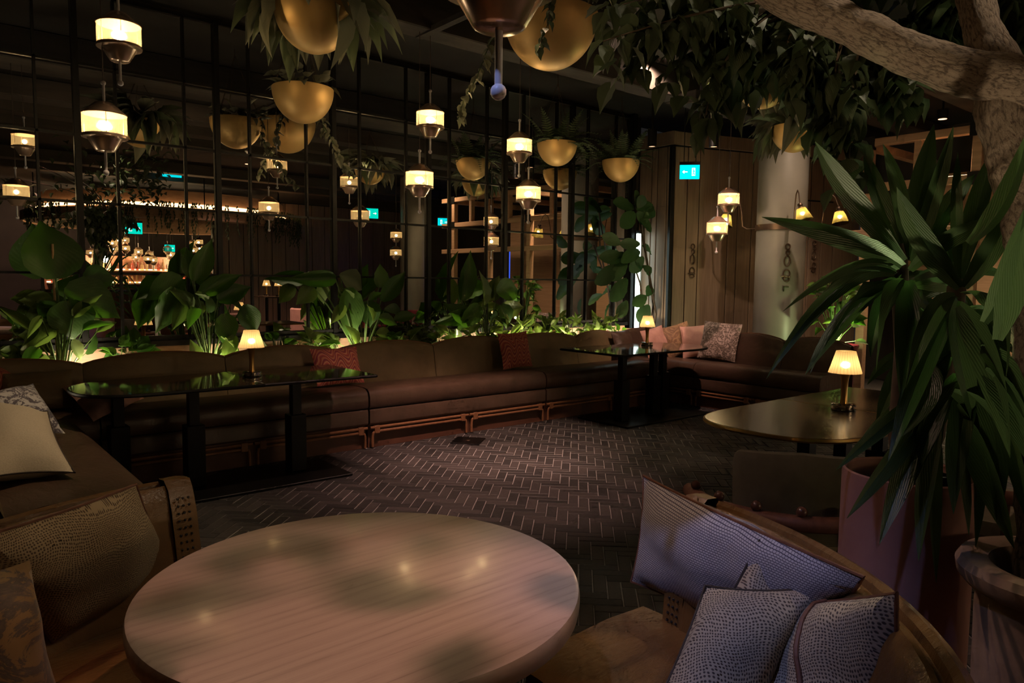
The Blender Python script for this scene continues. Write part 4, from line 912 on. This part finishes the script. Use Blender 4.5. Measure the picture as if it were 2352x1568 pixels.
STRAPS = [  # foot, bend, tip, width px, depth, depth change
 ((2075, 600), (1930, 440), (1872, 325), 62, 2.08, -.15), ((2072, 610), (1975, 540), (1750, 498), 62, 2.06, -.15), ((2082, 600), (2010, 440), (1985, 345), 50, 2.16, .1), ((2088, 590), (2090, 430), (2028, 330), 60, 2.1, -.05),
 ((2085, 595), (2110, 450), (2145, 285), 66, 2.14, .1), ((2095, 600), (2150, 440), (2190, 290), 44, 2.05, -.1), ((2060, 620), (1960, 560), (1798, 715), 40, 2.02, -.25), ((2068, 640), (1960, 640), (1860, 860), 48, 1.98, -.25),
 ((2075, 640), (2040, 660), (2012, 855), 56, 1.95, -.2), ((2085, 645), (2090, 700), (2068, 920), 60, 1.95, -.2), ((2055, 630), (1930, 580), (1760, 870), 44, 2.0, -.2), ((2060, 640), (1960, 690), (1850, 860), 56, 2.0, -.3),
 ((2090, 620), (2180, 520), (2338, 505), 50, 2.0, -.1), ((2100, 640), (2190, 580), (2330, 640), 50, 2.05, .1), ((2100, 610), (2160, 480), (2240, 400), 60, 2.15, .2), ((2200, 640), (2190, 480), (2200, 350), 34, 2.0, 0),
 ((2200, 650), (2240, 480), (2290, 330), 60, 2.05, .1), ((2210, 650), (2260, 520), (2270, 360), 56, 2.1, .1), ((2205, 660), (2110, 560), (2060, 430), 64, 1.98, -.1), ((2215, 660), (2300, 560), (2352, 430), 60, 1.95, -.1),
 ((2210, 670), (2330, 640), (2310, 870), 60, 1.8, -.2), ((2195, 680), (2140, 680), (2080, 890), 50, 1.9, -.15), ((2200, 690), (2180, 760), (2250, 1010), 66, 1.85, -.1), ((2205, 700), (2270, 760), (2320, 1050), 74, 1.8, -.15),
 ((2190, 700), (2130, 800), (2040, 1060), 64, 1.9, -.2), ((2150, 900), (2060, 940), (1920, 1080), 44, 1.95, -.2), ((2160, 920), (2080, 1000), (1945, 1190), 60, 1.92, -.2), ((2165, 930), (2090, 1020), (2020, 1250), 66, 1.9, -.15),
 ((2170, 940), (2140, 1060), (2110, 1290), 74, 1.88, -.1), ((2185, 930), (2200, 1060), (2225, 1230), 62, 1.85, -.1), ((2195, 930), (2260, 1060), (2330, 1260), 70, 1.8, -.15), ((2190, 900), (2280, 930), (2345, 1120), 66, 1.8, -.1),
 ((2120, 830), (2180, 880), (2060, 1010), 56, 1.9, -.1), ((2150, 960), (2130, 1100), (2150, 1340), 60, 1.9, 0), 
 ((2120, 860), (2160, 800), (2235, 790), 48, 1.9, 0), ((2070, 620), (2010, 700), (2000, 820), 44, 2.1, -.1), ((2225, 560), (2330, 480), (2360, 300), 60, 1.75, -.1), ((2230, 880), (2150, 900), (2085, 1130), 60, 1.9, -.1), ((2240, 860), (2200, 960), (2190, 1180), 66, 1.82, -.1), ((2250, 880), (2300, 960), (2290, 1200), 66, 1.78, -.1), ((2200, 860), (2120, 960), (2060, 1150), 60, 1.92, -.1), ((2260, 850), (2330, 900), (2370, 1080), 66, 1.72, -.1), ((2250, 800), (2320, 820), (2352, 960), 60, 1.74, -.1), ((2230, 900), (2250, 1050), (2240, 1260), 60, 1.84, 0), ((2180, 820), (2140, 880), (2070, 1010), 54, 1.95, -.1), ((2240, 720), (2290, 740), (2330, 900), 56, 1.8, -.1), ((2180, 740), (2150, 800), (2140, 960), 54, 1.92, 0), ((2270, 900), (2340, 1000), (2360, 1200), 66, 1.75, -.1),
 ((2260, 740), (2330, 640), (2352, 480), 60, 1.7, -.1), ((2290, 780), (2335, 640), (2352, 520), 70, 1.6, -.1)]
for b_, c_, t2, w_, D_, dt in STRAPS: strap_leaf(yp, b_, c_, t2, w_*.80, D_, dt)
for k in range(34):
    D_ = rnd(2.1, 2.45); cx_, cy_ = random.choice([(2075, 620), (2205, 670), (2165, 920), (2110, 820), (2160, 760)]); a = rnd(0, 2*PI); L_ = rnd(170, 290)
    ex, ey = cx_+math.cos(a)*L_, cy_+math.sin(a)*L_*.8+40
    if ex < 2010 and 780 < ey < 1020: ex += 150
    strap_leaf(yp, (cx_, cy_), ((cx_+ex)/2, (cy_+ey)/2-60), (ex, ey), rnd(26, 44), D_, rnd(-.1, .25))

random.seed(55)
# ================================================================ BIG TREE IN A STONE POT (near)
sp_ = Dp(2450, 1300, 1.72); sz = sp_.z
spt = thing('stone_pot', 'rough stone urn with a thick rim at the corner of the picture', 'pot', (sp_.x, sp_.y, 0))
MB().lathe([(.001, 0), (.13, 0), (.15, .03), (.175, .3), (.18, sz-.12), (.175, sz-.07), (.205, sz-.065), (.222, sz-.045), (.226, sz-.02), (.215, sz-.002), (.19, sz+.002), (.155, sz-.008), (.14, sz-.03), (.138, sz-.1)], 56).build('body', 'stone_pot', spt)
MB().lathe([(.001, sz-.07), (.14, sz-.08)], 24).build('soil', 'soil', spt)
to = V((sp_.x, sp_.y, sz-.1)); tree = thing('ficus_tree', 'old ficus tree with a thick rough branch crossing the upper corner', 'tree', to)
def limb(name, P, rads, n=34, seg=16):
    pts, rs = [], []
    for i in range(len(P)-1):
        p0, p1, p2, p3 = [V(P[max(0, min(len(P)-1, i+k))]) for k in (-1, 0, 1, 2)]
        for k in range(seg):
            t_ = k/seg; pts.append(.5*((2*p1)+(p2-p0)*t_+(2*p0-5*p1+4*p2-p3)*t_*t_+(3*p1-p0-3*p2+p3)*t_**3)); rs.append(rads[i]+(rads[i+1]-rads[i])*t_)
    pts.append(V(P[-1])); rs.append(rads[-1])
    mb = MB().tube([q-to for q in pts], rs, n)
    c = [q-to for q in pts]
    for i in range(len(mb.v)):
        j = i//n
        if j >= len(c): continue
        p = mb.v[i]; d = (p-c[j]); L_ = d.length
        if L_ < 1e-6: continue
        w_ = noise.noise(p*9)*.14+noise.noise(p*27+V((3, 1, 7)))*.10+abs(noise.noise(p*60))*.05
        mb.v[i] = c[j]+d*(1+w_)
    me = mb.mesh(name, 'bark'); uv = me.uv_layers.new(name='UVMap'); run = [0]
    for i in range(1, len(c)): run.append(run[-1]+(c[i]-c[i-1]).length)
    for pl in me.polygons:
        ks = [me.loops[li].vertex_index % n for li in pl.loop_indices]; wrap = max(ks)-min(ks) > 2
        for li in pl.loop_indices:
            vi = me.loops[li].vertex_index; k = vi % n; k = n if wrap and k == 0 else k; uv.data[li].uv = (k/n*.36, run[min(vi//n, len(run)-1)])
    return put(name, me, tree)
limb('trunk', [to, Dp(2425, 900, 1.78), Dp(2385, 560, 1.86), Dp(2345, 400, 1.9), Dp(2312, 285, 1.92), Dp(2305, 190, 1.94), Dp(2265, 90, 1.98), Dp(2225, -60, 2.05), Dp(2190, -260, 2.2)], [.10, .085, .075, .068, .064, .062, .048, .042, .035], 40)
limb('branch', [Dp(2420, 205, 1.82), Dp(2300, 180, 1.90), Dp(2170, 150, 1.95), Dp(2030, 95, 2.0), Dp(1900, 35, 2.04), Dp(1780, -15, 2.08), Dp(1600, -100, 2.2)], [.05, .062, .056, .053, .050, .046, .03], 40)
# twigs and leaves
twigs = [((1800, 0), (1640, 10), (1385, 95), 2.15), ((1790, 10), (1600, 30), (1450, 130), 2.2), ((1780, -40), (1520, -20), (1400, 20), 2.25), ((1790, 20), (1650, 100), (1620, 270), 2.2), ((1800, 30), (1700, 90), (1690, 190), 2.25), ((1830, 40), (1740, 100), (1730, 190), 2.3),
         ((1850, 40), (1790, 90), (1810, 170), 2.2), ((1900, 60), (1850, 110), (1830, 190), 2.1), ((1940, 80), (1900, 180), (1930, 330), 2.1), ((1980, 90), (1950, 200), (1950, 420), 2.05), ((2030, 110), (1990, 150), (1910, 210), 2.15), ((2050, 120), (2060, 170), (2090, 220), 2.0),
         ((1870, -30), (1700, 60), (1560, 140), 2.3), ((1900, -60), (1760, 40), (1660, 210), 2.35), ((2230, -60), (2140, -10), (2080, 60), 2.1), ((2220, -40), (2170, 10), (2160, 80), 2.12), ((2250, -60), (2330, 0), (2345, 110), 2.0), ((2240, -30), (2300, 40), (2352, 60), 2.15), ((2000, 30), (1960, 40), (1880, 160), 2.3), ((1950, -40), (1830, 30), (1850, 150), 2.4), ((1750, -60), (1560, 20), (1500, 60), 2.35), ((2100, -80), (2000, -40), (1900, -60), 2.2), ((1700, -140), (1500, -120), (1350, -80), 2.3)]
nleaf = 0; more = MB()
UL = LEAF['ficus'][1]; uv_ = [v_.co.copy() for v_ in UL.vertices]; uf_ = [tuple(p.vertices) for p in UL.polygons]
def tree_leaf(q, tip, wd, face):
    global nleaf
    m_ = leaf_matrix(q, tip, wd, face, to)
    if nleaf < 300: put('leaf', random.choice(LEAF['ficus']), tree, mat=m_)
    else: more.add([m_ @ v_ for v_ in uv_], uf_)
    nleaf += 1
TW = []
for a, b_, c_, D_ in twigs:
    P = bez(Dp(*a, D_+.02), Dp(*b_, D_+.08), Dp(*c_, D_+rnd(.0, .2)), 14); MB().tube([q-to for q in P], [.006-.0003*i for i in range(15)], 5).build('twig', 'stem_brown', tree); TW.append(P)
for rep in range(2):
    for P in TW:
        for i in range(3, 15):
            for k in range(2):
                q = P[i]+rv(.01+.05*rep)+fw*(.06*rep); a = rnd(0, 2*PI); L_ = rnd(.075, .125); d = V((math.cos(a)*.8, math.sin(a)*.8, rnd(-1.3, -.2))).normalized()
                tree_leaf(q, q+d*L_, L_*.58, V((math.cos(a), math.sin(a), .6))+rv(.4))
if more.v:
    mm_ = more.build('foliage', 'leaf_ficus', tree); mm_['kind'] = 'stuff'
# unseen crown, with leaves added in the spot's beam to dapple the table
random.seed(12); crown = MB()
for k in range(520):
    if k < 34: q = V((1.36, .90, 2.42))+V((rnd(-.34, .34), rnd(-.34, .34), rnd(-.15, .3)))
    else: q = Dp(2200, -260, 2.15)+V((rnd(-.9, .7), rnd(-.7, .9), rnd(-.05, .8)))
    a = rnd(0, 2*PI); L_ = rnd(.09, .15); d = V((math.cos(a), math.sin(a), rnd(-1, .2))).normalized(); pr_ = project(q)
    ax_ = V((-1.23, .52, -2.88)).normalized(); rel = q-V((1.85, .70, 3.6))
    if k >= 34 and (rel-ax_*rel.dot(ax_)).length < .75: continue  # other crown leaves are kept clear of the beam
    if pr_[2] > 0 and pr_[1] > -110 and pr_[0] < 2450: continue
    m_ = leaf_matrix(q, q+d*L_, L_*.55, V((math.cos(a), math.sin(a), .8))+rv(.4), to); crown.add([m_ @ v_ for v_ in uv_], uf_)
for e_ in ((1.5, .9, 2.95), (1.3, .75, 2.75), (1.75, 1.1, 2.9)): MB().tube([q-to for q in bez(Dp(2225, -60, 2.05), Dp(2210, -300, 2.1), e_, 12)], [.016-.001*i for i in range(13)], 6).build('twig', 'stem_brown', tree)
oc = crown.build('crown', 'leaf_ficus', tree); oc['kind'] = 'stuff'
d = thing('uplight', 'small uplight in the soil of the dusky pink pot, shining up the tree', 'uplight', (pc.x+.08, pc.y-.06, pz-.06))
MB().lathe([(.03, 0), (.03, .045), (.026, .048), (.024, .03), (.001, .03)], 16).build('can', 'black_metal', d)
lamp('SPOT', (pc.x+.08, pc.y-.06, pz+.02), 13, LIME, Dp(2260, 200, 1.92), .03, 75, .8, d)
d = thing('uplight', 'small added uplight on the floor behind the booth shining up the rough branch', 'uplight', (1.36, .16, 0))
MB().lathe([(.03, 0), (.03, .045), (.026, .048), (.024, .03), (.001, .03)], 16).build('can', 'black_metal', d)
lamp('SPOT', (1.36, .16, .07), 80, (1, .82, .5), Dp(2090, 90, 1.95), .03, 26, .8, d)  # unseen floor lamp, added to light the underside of the branch

# ================================================================ BEYOND THE SOFA: lit pot plant, pergola
lp = Yp(1915, 780, 3.9)
mp_ = thing('plant_pot', 'maroon glazed pot of lit green plants behind the sofa end', 'pot', (lp.x, lp.y, 0))
MB().lathe([(.001, 0), (.17, 0), (.2, .1), (.25, .70), (.262, .74), (.25, .75), (.235, .74), (.22, .66)], 36).build('body', 'maroon_glaze', mp_); MB().lathe([(.001, .68), (.225, .67)], 24).build('soil', 'soil', mp_)
gp = thing('leafy_plant', 'vividly lit green plant growing from the maroon pot beside the column', 'plant', (lp.x, lp.y, .69))
for k in range(40):
    a = rnd(0, 2*PI); rr = rnd(.03, .24); h = rnd(.08, .75); f = V((lp.x+math.cos(a)*rr, lp.y+math.sin(a)*rr, .69+h)); L_ = rnd(.12, .22); d = V((math.cos(a), math.sin(a), rnd(-.5, .7))).normalized()
    put_leaf(gp, 'bright' if k % 3 else 'broad', f, f+d*L_, L_*.6, V((-.6, -.5, .8))+rv(.6)); MB().tube([(0, 0, 0), (f-gp.location)*.5+V((0, 0, .03)), f-gp.location], .004, 4, False).build('leaf_stalk', 'stem_green', gp)
lamp('POINT', (lp.x-.1, lp.y-.1, .80), 16, LIME, None, .02, parent=gp)
pg = thing('pergola', 'open timber frame of pale beams and posts behind the strap leaved plant', 'pergola', (8.9, 2.0, 0))
for y in (2.05, .9, -.3, -1.5): MB().box((-.05, y-.05, 0), (.05, y+.05, 3.05), .006).build('post', 'pergola_timber', pg, False)
for z in (3.08, 2.56, 2.02): MB().box((-.06, -1.9, z-.045), (.04, 2.3, z+.045), .006).build('beam', 'pergola_timber', pg, False)
for y in (1.5, .3, -.9): MB().box((-.045, y-.04, 2.6), (.045, y+.04, 3.04), .005).build('strut', 'pergola_timber', pg, False)
for y in (2.05, .9, -.3, -1.5): MB().box((-.05, y-.05, 3.0), (1.9, y+.05, 3.1), .006).build('rafter', 'pergola_timber', pg, False)
for y in (2.05, .9, -.3, -1.5):
    for z in (3.08, 2.56): MB().box((-.068, y-.075, z-.07), (-.05, y+.075, z+.07)).build('bracket', 'black_metal', pg, False)
MB().box((1.85, -1.9, 0), (1.9, 2.3, 2.9)).build('back_panel', 'pergola_timber', pg, False)
# screen further along
scn = thing('wall_screen', 'blue lit wall screen glimpsed between the strap leaves', 'screen', (11.15, .35, 1.75))
MB().box((0, -.8, -.45), (.04, .8, .45), .006).build('casing', 'black_metal', scn, False); MB().box((-.006, -.77, -.42), (.0, .77, .42)).build('picture', 'screen_blue', scn, False)
# raised marks on the boarded wall, the column and the board beyond
def marks(label, p, rz, extra=False):
    t_ = thing('wall_ornament', label, 'ornament', p, 'bronze ring marks', rz)
    def ring(cz, a, b, cx=0):
        MB().tube([(cx+a*math.cos(k*PI/9), 0, cz+b*math.sin(k*PI/9)) for k in range(19)], .008, 6, False).build('ring', 'bronze_dark', t_)
    ring(.17, .028, .032); ring(.10, .022, .026, .004); ring(0, .034, .062); ring(-.15, .038, .045); ring(-.215, .032, .026)
    MB().tube([(-.065, 0, -.185), (-.02, 0, -.175), (.045, 0, -.19)], .008, 6).build('bar', 'bronze_dark', t_)
    if extra: MB().box((-.035, -.004, -.36), (-.022, .004, -.30)).box((-.035, -.004, -.312), (.03, .004, -.30)).build('bracket_mark', 'chrome', t_, False)
wv_ = V((math.cos(ang), math.sin(ang), 0)); wn = V((-math.sin(ang), math.cos(ang), 0))
q = V((7.70, 6.03, 0))+wv_*.35-wn*.016; marks('bronze chain of ring marks on the boarded wall under the pendants', (q.x, q.y, 1.72), ang)
dcol = V((8.28, 4.80, 0)); ca = tc+.28; q = dcol+V((math.cos(ca), math.sin(ca), 0))*.30; marks('bronze chain of ring marks on the round column', (q.x, q.y, 1.68), ca+PI/2, True)
q = V((7.70, 6.03, 0))+wv_*2.42-wn*.016; marks('bronze chain of ring marks on the boards beyond the column', (q.x, q.y, 1.82), ang)
# printed notice by the light strip
q = Xp(1466, 648, 7.69); nt = thing('wall_notice', 'small paper notice with blue lines and red band by the light strip', 'notice', q)
MB().box((-.004, -.055, -.16), (0, .055, .16)).build('sheet', 'cream_cloth', nt, False)
mixed('print_blue', (.03, .10, .35), (.05, .14, .42), .6, 0, 5); mixed('print_red', (.5, .05, .04), (.6, .07, .05), .6, 0, 5)
for k in range(6): MB().box((-.006, -.04, .11-k*.025), (-.003, .04-.01*(k % 3), .12-k*.025)).build('text_line', 'print_blue', nt, False)
MB().box((-.006, -.045, -.12), (-.003, .045, -.05)).build('red_band', 'print_red', nt, False)

# ================================================================ WHAT THE MIRROR SHOWS BEHIND THE CAMERA: the bar
by = -8.7
bar = thing('bar_counter', 'long bar counter at the far end, seen in the mirror behind the plants', 'bar', (5.3, by, 0))
MB().box((-2.6, -.35, 0), (2.6, .0, 1.02), .01).build('front', 'wall_board', bar, False); MB().box((-2.7, -.40, 1.02), (2.7, .12, 1.08), .01).build('worktop', 'table_dark', bar, False)
for k in range(12): MB().box((-2.5+k*.43, .0, .08), (-2.5+k*.43+.40, .012, .98), .003).build('panel', 'trim_leather', bar, False)
sh = thing('bar_shelf', 'lit back shelf of the bar carrying rows of bottles', 'shelf', (5.3, by-.9, 0))
for z in (1.22, 1.58): MB().box((-2.4, -.15, z), (2.4, .15, z+.03)).build('shelf_board', 'pale_timber', sh, False); MB().box((-2.4, -.14, z+.03), (2.4, -.12, z+.06)).build('light_bar', 'bar_light', sh, False)
MB().box((-2.45, -.2, 0), (2.45, -.16, 2.0)).build('back_panel', 'trim_leather', sh, False)
def bottle(k, mat):
    h = [.30, .26, .33, .22][k]; r_ = [.038, .045, .036, .05][k]
    return MB().lathe([(.001, 0), (r_, 0), (r_, h*.58), (r_*.85, h*.66), (.014, h*.76), (.014, h*.96), (.018, h*.97), (.018, h), (.001, h)], 12).mesh('bottle', mat)
BOT = [[bottle(k, 'bottle_glass_%d' % c) for c in range(6)] for k in range(4)]
for row, z in ((0, 1.25), (1, 1.61)):
    for k in range(34):
        o = put('bottle', random.choice(BOT)[(ci := random.randrange(6))], None, (3.0+k*.138+rnd(-.02, .02), by-.9+rnd(-.05, .08), z)); tag(o, '%s glass bottle on the %s shelf of the lit bar' % (('amber', 'green', 'clear', 'red', 'honey coloured', 'brown')[ci], ('lower', 'upper')[row]), 'bottle', 'bottles on the %s bar shelf' % ('lower', 'upper')[row])
lamp('POINT', (4.2, by-.55, 1.9), 90, WARM, None, .1, parent=sh); lamp('POINT', (6.2, by-.55, 1.9), 90, WARM, None, .1, parent=sh)
can = thing('bar_canopy', 'round timber canopy over the bar with a warm hidden light band', 'canopy', (4.9, -5.6, 2.60))
MB().lathe([(2.9, 0), (2.95, .0), (2.95, .20), (2.9, .20)], 72).build('band', 'pale_timber', can); MB().lathe([(2.6, .03), (2.88, .03)], 72).build('ledge', 'pale_timber', can); MB().lathe([(2.62, .26), (2.66, .30), (2.62, .34)], 72).build('cove_light', 'led_cove', can)
MB().lathe([(2.6, .0), (2.6, .6)], 72).build('drum', 'pale_timber', can)
for k in range(8): a = 2*PI*k/8; MB().tube([(2.7*math.cos(a), 2.7*math.sin(a), .2), (2.7*math.cos(a), 2.7*math.sin(a), CEIL-2.60)], .012, 6).build('hanger', 'black_metal', can)
hv = MB()
for k in range(150):
    a = rnd(.2, PI-.2); r_ = rnd(2.93, 3.02); n = random.randint(5, 13); x, y = r_*math.cos(a), r_*math.sin(a)
    for i in range(n):
        z = .34-i*.06; b_ = V((x+rnd(-.02, .02), y+rnd(-.02, .02), z)); d = V((rnd(-.5, .5), rnd(-.5, .5), -1)).normalized(); m_ = leaf_matrix(b_, b_+d*.09, .03, (0, 1, .2)); hv.add([m_ @ v_ for v_ in uv_], uf_)
o = hv.build('hanging_foliage', 'leaf_ficus', can); o['kind'] = 'stuff'
# pendants over the bar and their plainer copies
first = None
for k, (px, py) in enumerate([(258, 558), (272, 552), (287, 551), (261, 572), (275, 570), (288, 570), (208, 580), (318, 578), (312, 590), (343, 585), (340, 594), (352, 597), (385, 573), (392, 585), (442, 560), (456, 556), (444, 575), (458, 570), (430, 587), (441, 588)]):
    v_ = Dp(px, py, 19+(k % 5)*.5); r_ = V((v_.x, 2*DM-v_.y, v_.z))
    if first is None: first = make_pendant('small far drum pendant in the cluster over the bar', r_, CEIL, 'drum pendants over the bar')
    else: c = copy_tree(first); c.location = r_
# lamps and armchairs of the far lounge
for k, (px, py, d_) in enumerate([(612, 655, 15), (640, 655, 14), (522, 622, 18)]):
    v_ = Dp(px, py, d_); r_ = V((v_.x, 2*DM-v_.y, 0))
    t_ = thing('side_table', 'small round side table in the far lounge, %s of three in the mirror' % ('first', 'second', 'third')[k], 'table', r_, 'far side tables')
    zt = max(.5, v_.z-.22); MB().lathe([(.001, zt-.02), (.26, zt-.02), (.26, zt), (.001, zt)], 24).build('tabletop', 'table_bronze', t_); MB().lathe([(.18, 0), (.18, .01), (.03, .02), (.03, zt-.02)], 16).build('leg', 'black_metal', t_)
    lm = table_lamp('small lit lamp on the %s far side table' % ('first', 'second', 'third')[k], (r_.x, r_.y, zt))
def tub(label, p, rz, mat):
    t_ = thing('tub_chair', label, 'chair', p, 'tub chairs in the far lounge', rz)
    MB().lathe([(.001, .44), (.27, .44), (.30, .40), (.30, .30), (.001, .30)], 24).build('seat', mat, t_)
    MB().lathe([(.32, .25), (.31, .50), (.33, .76), (.36, .80), (.39, .77), (.39, .25)], 24, a0=R(20), a1=R(200)).build('backrest', mat, t_)
    for a in (45, 135, 225, 315): MB().tube([(.22*math.cos(R(a)), .22*math.sin(R(a)), .3), (.26*math.cos(R(a)), .26*math.sin(R(a)), 0)], .016, 8).build('leg', 'bead_wood', t_)
for lb, p, rz, mt in [('salmon pink tub chair in the far lounge beside the side tables', (4.5, -.2, 0), R(-20), 'pink_cloth'), ('pink tub chair in the far lounge under the canopy edge', (6.6, -1.6, 0), R(30), 'pink_cloth'), ('brown leather tub chair in the far lounge', (4.2, -2.2, 0), R(10), 'trim_leather'), ('red tub chair nearest the bar end', (1.1, -5.2, 0), R(200), 'maroon_glaze'), ('maroon tub chair by the pergola', (7.9, .6, 0), R(120), 'maroon_glaze'), ('wine red tub chair by the pergola end', (7.7, -.8, 0), R(90), 'maroon_glaze')]: tub(lb, p, rz, mt)
for lb, p, n in [('leafy potted plant lit beside the far lounge chairs', (6.0, .6, 0), 26), ('leafy potted plant lit beside the pergola posts', (8.2, 1.5, 0), 26)]:
    pt = thing('potted_plant', lb, 'plant', p); MB().lathe([(.001, 0), (.15, 0), (.19, .45), (.17, .45), (.16, .40), (.001, .40)], 24).build('pot', 'terracotta', pt)
    for k in range(n):
        a = rnd(0, 2*PI); f = V(p)+V((math.cos(a)*rnd(.02, .2), math.sin(a)*rnd(.02, .2), .42+rnd(.1, .8))); L_ = rnd(.16, .3); dd = V((math.cos(a), math.sin(a), rnd(-.3, .9))).normalized(); put_leaf(pt, 'bright' if k % 2 else 'broad', f, f+dd*L_, L_*.45, V((0, 1, .6))+rv(.5)); MB().tube([(0, 0, .4), f-V(p)], .005, 4, False).build('leaf_stalk', 'stem_green', pt)
    lamp('POINT', (p[0], p[1]+.12, .62), 7, SOFT, None, .02, parent=pt)
